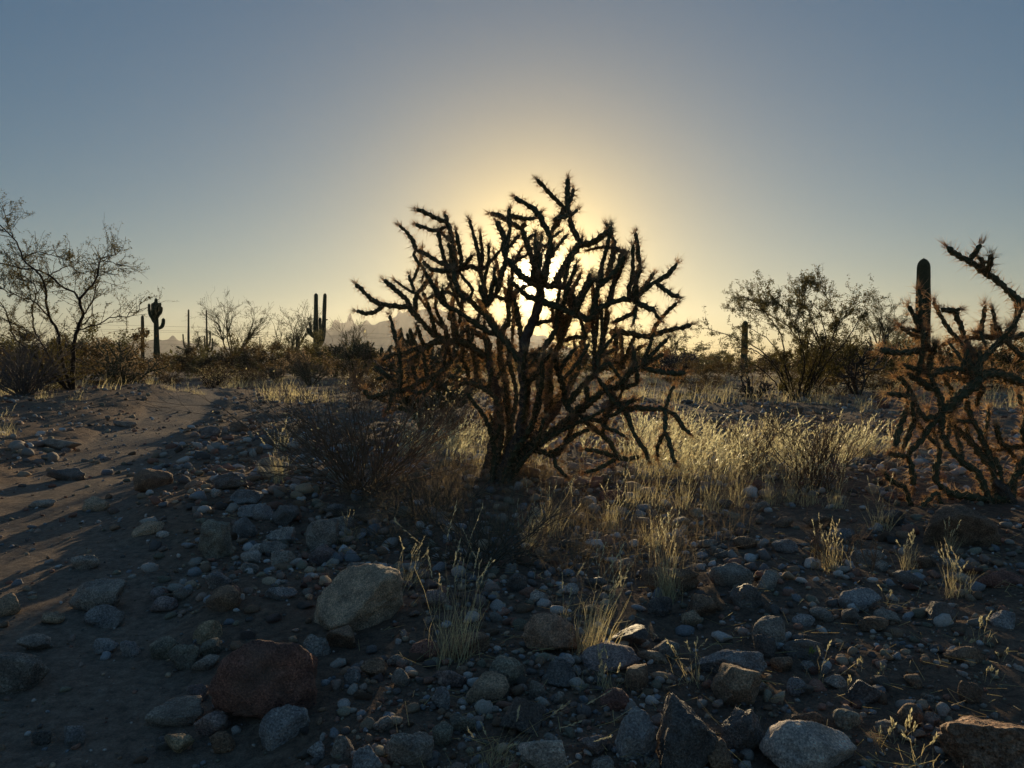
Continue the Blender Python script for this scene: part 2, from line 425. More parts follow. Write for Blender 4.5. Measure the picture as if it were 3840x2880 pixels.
def needles(rg, ap, nd, td, per, length, width, spread=0.9, tipbias=0.35, flat=False):
    """thin three-sided spines radiating from each areole"""
    if len(ap) == 0: return np.zeros((0, 3)), np.zeros((0, 3), int)
    p = np.repeat(ap, per, 0); n = np.repeat(nd, per, 0); t = np.repeat(td, per, 0)
    d = n + spread * rg.normal(0, 0.55, p.shape) + t * (tipbias + 0.25 * rg.normal(size=(len(p), 1)))
    d /= np.linalg.norm(d, axis=1, keepdims=True)
    ln = length * np.clip(rg.lognormal(-0.1, 0.38, len(p)), 0.35, 1.9)
    u = np.cross(d, t + 0.01); u /= np.linalg.norm(u, axis=1, keepdims=True) + 1e-9; v = np.cross(d, u)
    w = width
    if flat:                                         # far plants: one sliver per spine
        an = rg.uniform(0, 2 * math.pi, (len(p), 1)); o = (u * np.cos(an) + v * np.sin(an)) * w
        return np.stack([p - o, p + o, p + d * ln[:, None]], 1).reshape(-1, 3), np.arange(len(p) * 3).reshape(-1, 3)
    V = np.empty((len(p), 4, 3))
    for q in range(3):
        a = 2 * math.pi * q / 3; V[:, q] = p + (u * math.cos(a) + v * math.sin(a)) * w
    V[:, 3] = p + d * ln[:, None]
    b = np.arange(len(p))[:, None] * 4
    F = np.concatenate([b + np.array([[0, 1, 3]]), b + np.array([[1, 2, 3]]), b + np.array([[2, 0, 3]])])
    return V.reshape(-1, 3), F

def prisms(P0, P1, R0, R1, k=3):
    """tapered k-sided rods for thin twigs"""
    P0, P1 = np.asarray(P0, float), np.asarray(P1, float); R0, R1 = np.asarray(R0, float), np.asarray(R1, float)
    d = P1 - P0; d = d / (np.linalg.norm(d, axis=1, keepdims=True) + 1e-9)
    a = np.where(np.abs(d[:, 2:3]) < 0.9, np.array([[0, 0, 1.0]]), np.array([[1.0, 0, 0]]))
    u = np.cross(d, a); u /= np.linalg.norm(u, axis=1, keepdims=True) + 1e-9; v = np.cross(d, u)
    V = np.empty((len(P0), 2 * k, 3))
    for q in range(k):
        an = 2 * math.pi * q / k; o = u * math.cos(an) + v * math.sin(an)
        V[:, q] = P0 + o * R0[:, None]; V[:, k + q] = P1 + o * R1[:, None]
    b = np.arange(len(P0))[:, None] * 2 * k
    F = np.concatenate([b + np.array([[q, (q + 1) % k, k + (q + 1) % k, k + q]]) for q in range(k)])
    return V.reshape(-1, 3), F

def poly_segs(P, r0, r1):
    n = len(P) - 1
    r = np.linspace(r0, r1, n + 1)
    return [(P[i], P[i + 1], r[i], r[i + 1]) for i in range(n)]

def grow(rg, p, d, length, r, lev, cfg, segs, tips):
    """recursive twig growth; cfg: steps, wobble, up, kids, ratio, angle, rr"""
    n = cfg['steps']; step = length / n
    d = d / np.linalg.norm(d)
    end = r * cfg.get('taper', 0.55)
    for i in range(n):
        d = d + rg.normal(0, cfg['wobble'], 3) + np.array([0, 0, cfg['up'] * (0.4 if lev > 0 else 1)])
        d /= np.linalg.norm(d)
        q = p + d * step
        ra, rb = r + (end - r) * i / n, r + (end - r) * (i + 1) / n
        segs.append((p, q, ra, rb)); p = q
        if lev < cfg['levels'] and i >= cfg.get('bare', 1 if lev == 0 else 0):
            for _ in range(rg.poisson(cfg['kids'][lev])):
                ax = rg.normal(size=3); ax -= d * ax.dot(d); ax /= np.linalg.norm(ax) + 1e-9
                an = cfg['angle'] * rg.uniform(0.6, 1.3)
                grow(rg, p, d * math.cos(an) + ax * math.sin(an), length * cfg['ratio'] * rg.uniform(0.6, 1.15), rb * cfg['rr'], lev + 1, cfg, segs, tips)
    tips.append((p, d, lev))

def segs_mesh(segs, k=3, rmin=0.0):
    P0 = np.array([s[0] for s in segs]); P1 = np.array([s[1] for s in segs])
    return prisms(P0, P1, np.maximum(rmin, [s[2] for s in segs]), np.maximum(rmin, [s[3] for s in segs]), k)

def leaf_specks(rg, pts, size, jitter, n_each):
    """small folded leaf faces round the given points"""
    p = np.repeat(np.asarray(pts, float), n_each, 0) + rg.normal(0, jitter, (len(pts) * n_each, 3))
    a = rg.normal(size=p.shape); a /= np.linalg.norm(a, axis=1, keepdims=True)
    b = rg.normal(size=p.shape); b -= a * (a * b).sum(1, keepdims=True); b /= np.linalg.norm(b, axis=1, keepdims=True) + 1e-9
    s = size * rg.uniform(0.5, 1.4, (len(p), 1))
    V = np.stack([p - a * s, p - b * s * 0.45, p + a * s, p + b * s * 0.45], 1).reshape(-1, 3)
    F = (np.arange(len(p))[:, None] * 4 + np.array([[0, 1, 2, 3]]))
    return V, F

def along(segs, rg, frac, rmax):
    out = []
    for p, q, a, b in segs:
        if a <= rmax and rg.random() < frac: out.append(p + (q - p) * rg.random())
    return np.array(out) if out else np.zeros((0, 3))

# ------------------------------------------------------------------ the two traced buckhorn chollas
ORG = {'A': (1250, 600, 2.765), 'B': (1900, 600, 2.765), 'C': (1250, 1150, 2.765), 'D': (1900, 1150, 2.765), 'M': (1600, 1000, 2.765),
       'E': (3100, 850, 2.989), 'F': (3100, 1350, 2.989)}
def src(region, pts):
    ox, oy, s = ORG[region]
    return np.array([(ox + x / s, oy + y / s) for x, y in pts], float)

# (region, root radius px, tip radius px, depth drift, points); the first entries are the trunks
MAIN = [
 ('C', 26, 17, 0.00, [(1560, 1900), (1640, 1500), (1690, 1280), (1710, 1050), (1700, 900), (1650, 720), (1610, 560)]),
 ('M', 36, 26, 0.05, [(740, 2290), (860, 2000), (960, 1780), (1150, 1659), (1300, 1500), (1400, 1350), (1460, 1220)]),
 ('M', 30, 20, -0.10, [(780, 2280), (900, 1980), (980, 1700), (1010, 1500), (1020, 1300), (1000, 1060), (1010, 900), (1020, 760), (1090, 600), (1140, 460), (1172, 370), (1175, 250), (1170, 160)]),
 ('D', 27, 12, -0.25, [(-60, 1840), (80, 1620), (240, 1450), (400, 1350), (600, 1220), (750, 1090), (900, 960), (1050, 850), (1250, 830), (1360, 790)]),
 ('M', 20, 14, 0.1, [(680, 1080), (640, 950), (640, 800), (600, 740), (520, 690), (430, 620)]),
 ('M', 17, 14, -0.1, [(640, 950), (560, 900), (450, 820), (330, 780), (220, 780), (100, 780), (0, 830), (-60, 880), (-100, 960), (-130, 1130)]),
 ('A', 15, 11, -0.1, [(1180, 1871), (1050, 1811), (900, 1661), (800, 1540), (760, 1450), (650, 1350), (570, 1280), (520, 1240)]),
 ('A', 13, 10, 0.0, [(790, 1530), (640, 1515), (480, 1490), (380, 1430), (290, 1340), (225, 1280)]),
 ('A', 11, 9, -0.1, [(525, 1510), (430, 1575), (330, 1590), (235, 1560)]),
 ('A', 8, 6, 0.1, [(860, 1390), (800, 1360), (720, 1310), (630, 1240)]),
 ('A', 10, 7, 0.1, [(835, 1340), (800, 1250), (785, 1190)]),
 ('A', 13, 12, 0.1, [(850, 1560), (850, 1480), (870, 1390), (940, 1310), (990, 1230), (1035, 1160)]),
 ('A', 12, 10, 0.0, [(1300, 1150), (1180, 1150), (1040, 1140), (960, 1090), (935, 1040)]),
 ('A', 12, 11, 0.1, [(1290, 1145), (1210, 1100), (1100, 1060), (1000, 1000), (930, 960), (865, 940)]),
 ('A', 10, 8, 0.1, [(860, 945), (830, 850), (770, 760), (720, 710), (680, 675)]),
 ('A', 8, 8, -0.1, [(850, 950), (832, 985), (880, 1060), (930, 1120), (945, 1170), (920, 1240)]),
 ('A', 13, 10, 0.0, [(1285, 1150), (1270, 1050), (1240, 850), (1210, 720), (1180, 640), (1160, 560)]),
 ('A', 11, 10, -0.2, [(1165, 645), (1080, 610), (980, 560), (860, 505)]),
 ('A', 9, 9, 0.1, [(1180, 690), (1130, 710), (1050, 735), (960, 705), (850, 670)]),
 ('A', 9, 7, 0.2, [(1225, 820), (1160, 790), (1110, 730)]),
 ('A', 9, 9, 0.2, [(1215, 1090), (1220, 1000), (1235, 870)]),
 ('A', 11, 9, -0.2, [(1290, 1150), (1350, 1090), (1400, 1040), (1440, 985)]),
 ('A', 12, 11, 0.0, [(1330, 1140), (1420, 1105), (1500, 1135), (1530, 1180)]),
 ('A', 10, 8, 0.1, [(1525, 1150), (1540, 1050), (1545, 950), (1530, 850), (1523, 750)]),
 ('A', 12, 11, 0.0, [(1600, 1520), (1580, 1400), (1570, 1330), (1550, 1250), (1525, 1160)]),
 ('A', 17, 12, 0.15, [(1950, 2120), (1850, 1970), (1700, 1790), (1600, 1640), (1500, 1540), (1400, 1440), (1290, 1320), (1275, 1230), (1290, 1160)]),
 ('A', 9, 8, -0.1, [(1310, 1170), (1370, 1250), (1430, 1320), (1440, 1380), (1410, 1430), (1370, 1460)]),
 ('A', 9, 8, 0.2, [(1265, 1180), (1220, 1280), (1160, 1350)]),
 ('A', 13, 10, -0.2, [(1640, 1800), (1540, 1741), (1420, 1660), (1290, 1570), (1180, 1520), (1090, 1420), (1040, 1310)]),
 ('A', 10, 9, 0.1, [(1310, 1700), (1320, 1600), (1335, 1480), (1345, 1420)]),
 ('A', 10, 9, 0.1, [(1200, 1650), (1220, 1560), (1240, 1450), (1265, 1350)]),
 ('A', 12, 10, -0.2, [(1200, 1871), (1160, 1750), (1110, 1650), (1060, 1550)]),
 ('A', 12, 10, 0.2, [(1250, 1860), (1240, 1700), (1225, 1570)]),
 ('A', 9, 8, 0.2, [(1300, 1410), (1170, 1370), (1060, 1400), (970, 1440)]),
 ('A', 15, 13, -0.15, [(1850, 1950), (1760, 1830), (1700, 1760), (1640, 1660), (1560, 1540), (1490, 1440)]),
 ('A', 11, 10, -0.1, [(1590, 1520), (1545, 1400), (1515, 1290)]),
 ('A', 13, 11, 0.05, [(1600, 1510), (1650, 1440), (1710, 1340), (1740, 1200), (1780, 1080), (1790, 1010)]),
 ('A', 16, 12, 0.0, [(2150, 1320), (2030, 1260), (1930, 1180), (1840, 1070), (1785, 1000), (1765, 900), (1775, 830), (1740, 730), (1690, 630)]),
 ('B', 17, 13, 0.15, [(310, 1260), (290, 1100), (240, 950), (195, 820), (165, 720), (190, 650)]),
 ('A', 14, 12, -0.1, [(1960, 720), (1870, 670), (1780, 610), (1700, 570), (1625, 555)]),
 ('A', 12, 9, 0.2, [(1800, 960), (1805, 850), (1830, 720), (1825, 600), (1820, 500)]),
 ('B', 15, 13, -0.05, [(400, 1270), (410, 1150), (430, 1000), (450, 880), (440, 770), (390, 680), (340, 580), (270, 500), (170, 440), (75, 385)]),
 ('B', 11, 9, 0.1, [(330, 600), (200, 610), (90, 590), (20, 570)]),
 ('B', 8, 8, 0.1, [(335, 590), (360, 530)]),
 ('B', 14, 12, 0.1, [(445, 790), (470, 740), (520, 660), (580, 540), (640, 470)]),
 ('B', 13, 12, 0.0, [(655, 590), (630, 480), (630, 350), (635, 190)]),
 ('B', 9, 9, 0.2, [(655, 440), (680, 370), (690, 300)]),
 ('B', 12, 10, -0.1, [(600, 500), (530, 430), (440, 340), (380, 270), (310, 200)]),
 ('B', 10, 8, 0.0, [(640, 590), (690, 555), (740, 510)]),
 ('B', 13, 12, -0.7, [(650, 575), (560, 600), (490, 620)]),
 ('B', 15, 13, 0.1, [(760, 860), (710, 760), (670, 680), (655, 590)]),
 ('B', 18, 16, 0.05, [(500, 1290), (560, 1180), (620, 1080), (680, 980), (740, 900), (785, 865)]),
 ('B', 17, 14, -0.3, [(780, 880), (900, 850), (1000, 780), (1080, 720)]),
 ('B', 9, 8, 0.0, [(775, 850), (785, 800)]),
 ('B', 14, 11, 0.15, [(1040, 1200), (1080, 1080), (1110, 960), (1115, 880), (1090, 780), (1035, 660)]),
 ('B', 9, 10, -0.5, [(1110, 910), (1180, 940), (1250, 960)]),
 ('B', 9, 7, 0.3, [(1100, 910), (1000, 905), (900, 920), (830, 940)]),
 ('B', 12, 10, -0.1, [(1385, 1080), (1360, 980), (1360, 900), (1345, 820), (1335, 745)]),
 ('B', 11, 13, 0.0, [(1265, 1450), (1270, 1330), (1310, 1240), (1370, 1130), (1385, 1070)]),
 ('B', 15, 11, -0.1, [(1290, 1450), (1400, 1370), (1500, 1290), (1590, 1240), (1670, 1190), (1730, 1120), (1770, 1065)]),
 ('B', 11, 11, -0.2, [(1570, 1290), (1650, 1350), (1720, 1400), (1800, 1420)]),
 ('M', 17, 13, -0.05, [(1180, 350), (1280, 390), (1400, 430), (1500, 480), (1600, 520), (1680, 540), (1780, 440), (1900, 380), (2040, 340), (2150, 340)]),
 ('B', 15, 13, -0.1, [(1320, 1465), (1400, 1500), (1460, 1530), (1540, 1560)]),
 ('B', 9, 9, 0.0, [(1530, 1560), (1560, 1620), (1600, 1660)]),
 ('D', 11, 9, 0.0, [(1510, 270), (1560, 179), (1640, 79), (1700, 19), (1770, -46)]),
 ('D', 14, 11, -0.1, [(1100, 260), (1220, 270), (1300, 280), (1430, 310), (1560, 280), (1700, 240), (1850, 210), (1920, 185)]),
 ('D', 10, 10, 0.1, [(1110, 160), (1200, 120), (1310, 60), (1350, -30)]),
 ('D', 9, 8, -0.1, [(1345, -10), (1335, 80), (1310, 180)]),
 ('B', 12, 9, 0.15, [(1060, 1500), (1090, 1420), (1100, 1330), (1130, 1250), (1140, 1170), (1200, 1080), (1230, 1045)]),
 ('B', 17, 15, -0.2, [(880, 1640), (900, 1560), (930, 1400), (960, 1280), (990, 1160)]),
 ('B', 14, 12, -0.2, [(700, 1560), (720, 1480), (780, 1380), (830, 1270), (870, 1170)]),
 ('B', 11, 9, 0.1, [(680, 1400), (690, 1330), (730, 1260), (770, 1170)]),
 ('B', 8, 7, 0.2, [(630, 1300), (690, 1200), (740, 1110)]),
 ('B', 10, 8, 0.2, [(470, 1000), (490, 950), (550, 870), (620, 780)]),
 ('B', 9, 7, 0.1, [(450, 820), (480, 800), (520, 770), (560, 735)]),
 ('B', 9, 8, 0.1, [(210, 830), (240, 800), (310, 765)]),
 ('B', 9, 8, 0.2, [(290, 1100), (310, 1050), (350, 870), (370, 770)]),
 ('M', 15, 13, 0.1, [(1150, 180), (1280, 200), (1380, 200), (1470, 250), (1500, 330), (1490, 450)]),
 ('M', 14, 11, -0.25, [(1180, 350), (1050, 310), (980, 250), (930, 200), (870, 150)]),
 ('M', 15, 12, 0.1, [(1490, 440), (1440, 560), (1400, 700), (1380, 800), (1300, 950), (1280, 1100)]),
 ('B', 12, 10, 0.15, [(1130, 1130), (1060, 1210), (1000, 1260), (900, 1250), (840, 1280)]),
 ('M', 14, 12, 0.1, [(760, 900), (760, 680), (840, 600), (850, 480), (840, 360), (815, 240), (790, 210)]),
 ('M', 10, 8, 0.2, [(890, 800), (890, 700), (900, 560), (900, 420), (900, 280)]),
 ('M', 14, 11, 0.15, [(1000, 900), (990, 820), (970, 650), (950, 500), (930, 400)]),
 ('M', 15, 12, -0.15, [(1040, 970), (1060, 940), (1200, 850), (1300, 720), (1350, 620), (1340, 500)]),
 ('M', 11, 10, 0.1, [(1120, 600), (1220, 570), (1330, 560)]),
 ('M', 18, 13, -0.25, [(1250, 1450), (1250, 1320), (1280, 1000), (1380, 800), (1375, 650), (1360, 480)]),
 ('M', 14, 12, -0.45, [(1430, 1350), (1430, 1320), (1400, 1200), (1350, 1050), (1340, 930)]),
 ('M', 12, 11, -0.45, [(1040, 1240), (1080, 1180), (1180, 1050), (1220, 900)]),
 ('M', 14, 12, -0.5, [(1000, 1650), (1030, 1400), (1040, 1250), (990, 1090)]),
 ('M', 12, 11, -0.4, [(1120, 1560), (1130, 1450), (1180, 1300), (1200, 1180)]),
 ('M', 12, 11, -0.4, [(1250, 1540), (1250, 1450), (1290, 1300), (1290, 1200)]),
 ('M', 20, 15, 0.15, [(1350, 1420), (1440, 1250), (1500, 1150), (1580, 1010), (1640, 960), (1620, 800), (1640, 700), (1680, 600), (1700, 430)]),
 ('M', 16, 13, -0.1, [(1440, 1440), (1480, 1400), (1600, 1250), (1740, 1120), (1850, 1020), (1960, 960)]),
 ('M', 12, 11, -0.4, [(1390, 780), (1440, 760), (1540, 730), (1650, 740)]),
 ('M', 13, 11, 0.1, [(1780, 1060), (1780, 940), (1830, 760), (1860, 620), (1890, 470)]),
 ('M', 12, 10, 0.1, [(1740, 1110), (1740, 1000), (1740, 820), (1720, 640)]),
 ('M', 11, 10, 0.1, [(1770, 950), (1900, 880), (1960, 860)]),
 ('M', 13, 11, -0.3, [(1970, 1100), (1970, 1000), (1960, 880), (1960, 740)]),
 ('M', 13, 11, 0.1, [(2030, 1060), (2030, 950), (2020, 800), (2010, 660)]),
 ('M', 9, 8, 0.1, [(1570, 1020), (1560, 980), (1540, 850), (1520, 760)]),
 ('M', 16, 14, 0.1, [(1560, 1520), (1480, 1480), (1440, 1400), (1420, 1330)]),
 ('D', 12, 10, -0.1, [(1110, 840), (1190, 770), (1300, 680), (1400, 610), (1470, 540), (1560, 440), (1670, 330)]),
 ('D', 11, 9, 0.1, [(1400, 620), (1500, 560), (1630, 490)]),
 ('D', 12, 11, -0.1, [(1180, 600), (1220, 540), (1310, 470), (1420, 400)]),
 ('D', 12, 12, -0.2, [(1380, 620), (1440, 640), (1560, 670), (1700, 690), (1860, 690)]),
 ('D', 12, 10, -0.2, [(750, 1100), (780, 1140), (900, 1170), (970, 1180), (1050, 1070), (1120, 980), (1105, 910)]),
 ('D', 10, 9, -0.1, [(1120, 985), (1140, 1000), (1250, 990), (1350, 970)]),
 ('D', 9, 8, -0.1, [(970, 1185), (1020, 1250), (1130, 1290), (1230, 1350)]),
 ('D', 13, 12, -0.2, [(790, 1150), (820, 1190), (900, 1260), (1000, 1340), (1080, 1420), (1120, 1500), (1150, 1560), (1260, 1580), (1390, 1550)]),
 ('D', 11, 10, -0.1, [(1140, 1560), (1020, 1520), (900, 1490), (800, 1480)]),
 ('D', 11, 10, -0.1, [(1150, 1560), (1060, 1620), (920, 1690), (800, 1720)]),
 ('D', 14, 12, -0.1, [(1130, 1000), (1210, 1060), (1330, 1050), (1480, 1060), (1640, 1060)]),
 ('D', 13, 11, -0.15, [(1210, 1055), (1260, 1150), (1300, 1270), (1370, 1400), (1440, 1500), (1470, 1600)]),
 ('D', 10, 8, 0.0, [(1640, 1060), (1670, 980), (1700, 880), (1740, 820)]),
 ('D', 12, 11, -0.1, [(1640, 1060), (1645, 1180), (1640, 1300)]),
 ('D', 10, 9, 0.1, [(1640, 1300), (1590, 1390), (1560, 1480), (1570, 1560)]),
 ('D', 11, 10, -0.1, [(1645, 1300), (1690, 1420), (1720, 1540), (1750, 1630)]),
 ('D', 12, 11, 0.0, [(1645, 1065), (1760, 1140), (1820, 1240), (1900, 1320)]),
 ('D', 13, 10, -0.2, [(200, 1480), (350, 1500), (450, 1540), (520, 1530), (600, 1430), (720, 1330), (860, 1270)]),
 ('D', 10, 8, -0.1, [(490, 1535), (510, 1640), (560, 1700), (625, 1770)]),
 ('C', 12, 10, -0.2, [(950, 420), (850, 440), (760, 480), (640, 490), (500, 555)]),
 ('C', 10, 9, -0.2, [(900, 480), (830, 530), (750, 570)]),
 ('M', 15, 12, 0.2, [(720, 1280), (680, 1270), (560, 1190), (420, 1180), (280, 1150), (180, 1110)]),
 ('M', 10, 9, 0.2, [(300, 800), (310, 900), (400, 1020), (440, 1160)]),
 ('M', 10, 9, 0.1, [(490, 870), (510, 980), (540, 1100), (560, 1190)]),
 ('M', 15, 12, -0.3, [(300, 790), (300, 860), (260, 960), (180, 1060), (100, 1120), (0, 1160), (-100, 1190)]),
 ('C', 11, 9, -0.2, [(1070, 690), (1040, 760), (990, 850), (900, 890), (800, 880)]),
 ('C', 13, 11, -0.1, [(920, 770), (780, 850), (640, 880), (500, 910), (380, 940), (340, 890), (320, 850)]),
 ('C', 10, 9, 0.0, [(690, 860), (685, 790), (680, 650), (690, 560)]),
 ('C', 12, 8, -0.2, [(640, 890), (620, 950), (580, 1040), (540, 1110)]),
 ('C', 11, 10, 0.2, [(1500, 780), (1480, 700), (1500, 560), (1460, 450)]),
 ('C', 12, 10, 0.3, [(1700, 900), (1780, 820), (1760, 700), (1720, 560), (1730, 420)]),
 ('C', 13, 10, 0.3, [(1290, 345), (1340, 270), (1400, 215)]),
 ('B', 12, 10, 0.3, [(640, 1580), (760, 1600), (830, 1640), (900, 1580)]),
 ('B', 14, 11, 0.1, [(40, 1500), (60, 1400), (130, 1350), (210, 1300)]),
 ('A', 10, 9, 0.2, [(1700, 1420), (1760, 1440), (1840, 1450), (1900, 1430)]),
 ('B', 10, 9, 0.2, [(270, 880), (400, 890), (480, 900)]),
 ('A', 9, 8, 0.25, [(1830, 900), (1880, 830), (1930, 780)]),
 ('A', 8, 7, 0.25, [(1870, 1070), (1940, 1020), (2000, 990)]),
 ('A', 8, 7, 0.25, [(1890, 1040), (1930, 960), (1960, 910)]),
 ('M', 16, 11, -0.2, [(690, 2270), (800, 1980), (850, 1700), (850, 1450), (830, 1250), (780, 1000)]),
 ('M', 18, 12, -0.3, [(760, 2280), (900, 1960), (1060, 1700), (1150, 1450), (1160, 1250), (1130, 1080)]),
 ('M', 18, 11, 0.3, [(790, 2270), (960, 1960), (1200, 1700), (1330, 1480), (1480, 1250), (1560, 1100), (1600, 900)]),
 ('M', 14, 10, 0.2, [(670, 2270), (740, 1980), (780, 1720), (760, 1500), (700, 1350), (560, 1250), (430, 1200), (330, 1230)]),
 ('M', 17, 10, -0.1, [(810, 2280), (1020, 1960), (1300, 1700), (1560, 1500), (1750, 1340), (1900, 1180), (2000, 1120)]),
 ('M', 14, 9, -0.25, [(800, 2290), (1000, 2010), (1250, 1790), (1500, 1650), (1700, 1560), (1850, 1480)]),
 ('M', 13, 9, -0.3, [(660, 2270), (700, 2000), (680, 1780), (600, 1560), (480, 1400), (420, 1300)]),
 ('M', 14, 10, 0.3, [(720, 2270), (840, 1930), (890, 1600), (930, 1350), (900, 1150), (850, 960), (860, 800)]),
]
RIGHT = [
 ('F', 34, 22, 0.0, [(2120, 1640), (2040, 1560), (1960, 1440), (1880, 1350)]),
 ('F', 16, 15, -0.1, [(1880, 1350), (1700, 1280), (1560, 1180), (1440, 1060), (1350, 950), (1280, 820)]),
 ('F', 17, 15, 0.05, [(1920, 1400), (1860, 1220), (1800, 1150), (1700, 1020), (1600, 900), (1480, 800), (1400, 720), (1330, 620), (1300, 560)]),
 ('F', 14, 12, 0.1, [(1880, 1230), (1800, 1020), (1750, 920), (1700, 780), (1640, 690), (1600, 600), (1560, 450)]),
 ('F', 10, 9, -0.1, [(1640, 690), (1550, 690), (1450, 680)]),
 ('F', 16, 12, -0.1, [(1280, 820), (1290, 700), (1290, 560), (1270, 420), (1200, 280), (1130, 160), (1040, 60)]),
 ('F', 16, 13, -0.1, [(1190, 330), (1120, 290), (1050, 240), (950, 180), (900, 150)]),
 ('F', 13, 12, -0.2, [(1110, 150), (1050, 110), (950, 90), (860, 50)]),
 ('F', 14, 12, 0.0, [(1180, 640), (1120, 660), (1050, 600), (1000, 520), (960, 400), (900, 290), (850, 230), (790, 190)]),
 ('F', 14, 12, -0.1, [(950, 390), (850, 395), (760, 385), (670, 375)]),
 ('F', 15, 13, -0.1, [(1280, 580), (1200, 700), (1120, 800), (1060, 900), (960, 1000), (910, 1070)]),
 ('F', 17, 14, -0.15, [(960, 440), (930, 480), (880, 600), (830, 720), (790, 850), (770, 980)]),
 ('F', 15, 13, 0.1, [(1020, 570), (1000, 640), (950, 750), (900, 880), (850, 1000)]),
 ('F', 12, 10, 0.0, [(910, 1075), (800, 1070), (700, 1050)]),
 ('F', 13, 12, 0.0, [(915, 1080), (950, 1200), (970, 1330), (975, 1420)]),
 ('F', 12, 11, -0.15, [(970, 1425), (880, 1440), (780, 1390), (700, 1330), (640, 1250)]),
 ('F', 20, 13, -0.1, [(2060, 1590), (2000, 1560), (1800, 1560), (1600, 1530), (1400, 1500), (1300, 1430), (1230, 1360), (1230, 1200), (1260, 1100), (1260, 980)]),
 ('F', 12, 11, -0.2, [(1290, 1430), (1240, 1500), (1150, 1560), (1060, 1640)]),
 ('F', 24, 24, 0.0, [(1290, 580), (1400, 500), (1480, 420), (1600, 330), (1700, 220), (1720, 170)]),
 ('F', 24, 20, 0.1, [(1710, 180), (1850, 150), (2000, 180), (2120, 230), (2250, 300), (2400, 420)]),
 ('F', 15, 13, 0.1, [(1600, 200), (1500, 110), (1420, 100), (1300, 110), (1200, 160)]),
 ('F', 13, 13, 0.1, [(2060, 1380), (2130, 1250), (2240, 1100), (2300, 960)]),
 ('F', 14, 13, 0.1, [(2290, 970), (2240, 960), (2100, 980), (1950, 1000), (1830, 1010)]),
 ('F', 13, 12, -0.4, [(2060, 990), (1960, 940), (1920, 830), (1900, 720)]),
 ('F', 14, 12, 0.0, [(2020, 1480), (2120, 1300), (2220, 1240), (2350, 1180)]),
 ('F', 12, 12, -0.2, [(2240, 970), (2200, 880), (2190, 750)]),
 ('F', 11, 10, 0.0, [(2030, 990), (2060, 1030), (2120, 1120), (2200, 1200)]),
 ('F', 11, 10, 0.1, [(1970, 1420), (1950, 1280), (1900, 1140), (1880, 1080)]),
 ('F', 13, 11, 0.1, [(1410, 720), (1380, 640), (1420, 500), (1400, 350), (1320, 220)]),
 ('F', 13, 12, 0.2, [(1690, 240), (1740, 330), (1700, 420), (1680, 520)]),
 ('E', 17, 16, 0.0, [(1720, 1670), (1700, 1560), (1780, 1450), (1880, 1350), (1960, 1280), (2060, 1250)]),
 ('E', 14, 12, 0.1, [(2350, 1170), (2250, 1200), (2100, 1240), (1950, 1240), (1800, 1240), (1650, 1250), (1560, 1240), (1480, 1250), (1380, 1290), (1280, 1330)]),
 ('E', 13, 12, 0.0, [(1540, 1250), (1530, 1200), (1500, 1100), (1460, 1020), (1425, 940), (1340, 940), (1275, 910)]),
 ('E', 11, 10, 0.0, [(1430, 950), (1460, 930), (1505, 925)]),
 ('E', 14, 13, 0.2, [(1740, 1540), (1700, 1480), (1620, 1380), (1550, 1270)]),
 ('E', 17, 14, 0.2, [(1680, 1640), (1620, 1560), (1560, 1420), (1510, 1300)]),
 ('E', 13, 13, 0.1, [(2010, 1290), (2080, 1350), (2180, 1440), (2300, 1500)]),
 ('E', 16, 13, -0.1, [(1130, 1655), (1150, 1520), (1160, 1400), (1120, 1320), (1080, 1220), (1030, 1100), (980, 1000), (915, 885)]),
 ('E', 9, 8, 0.0, [(1065, 1200), (1010, 1170), (945, 1150)]),
 ('E', 15, 13, -0.2, [(1150, 1370), (1050, 1380), (900, 1410), (750, 1410), (590, 1385)]),
 ('E', 9, 9, 0.1, [(690, 1405), (620, 1340)]),
 ('E', 11, 11, -0.2, [(1180, 1440), (1210, 1380), (1210, 1290)]),
 ('E', 18, 14, 0.0, [(2420, 1320), (2360, 1050), (2300, 960), (2200, 870), (2100, 780), (1950, 640), (1850, 560), (1750, 500), (1660, 430), (1580, 380), (1500, 340), (1420, 290), (1340, 220)]),
 ('E', 13, 11, 0.0, [(1610, 390), (1640, 320), (1690, 260), (1725, 190)]),
 ('E', 12, 11, 0.0, [(1750, 480), (1750, 400), (1700, 340)]),
 ('E', 14, 14, -0.3, [(1790, 520), (1825, 420), (1840, 310)]),
 ('E', 11, 10, -0.2, [(1690, 1240), (1660, 1170)]), ('E', 11, 10, 0.1, [(1865, 1235), (1860, 1090)]),
 ('E', 11, 11, -0.2, [(1945, 1235), (1930, 1120)]), ('E', 11, 11, 0.0, [(2075, 1240), (2060, 1130)]),
 ('E', 20, 18, 0.0, [(2420, 1320), (2420, 1600), (2330, 1800), (2250, 1795)]),
]

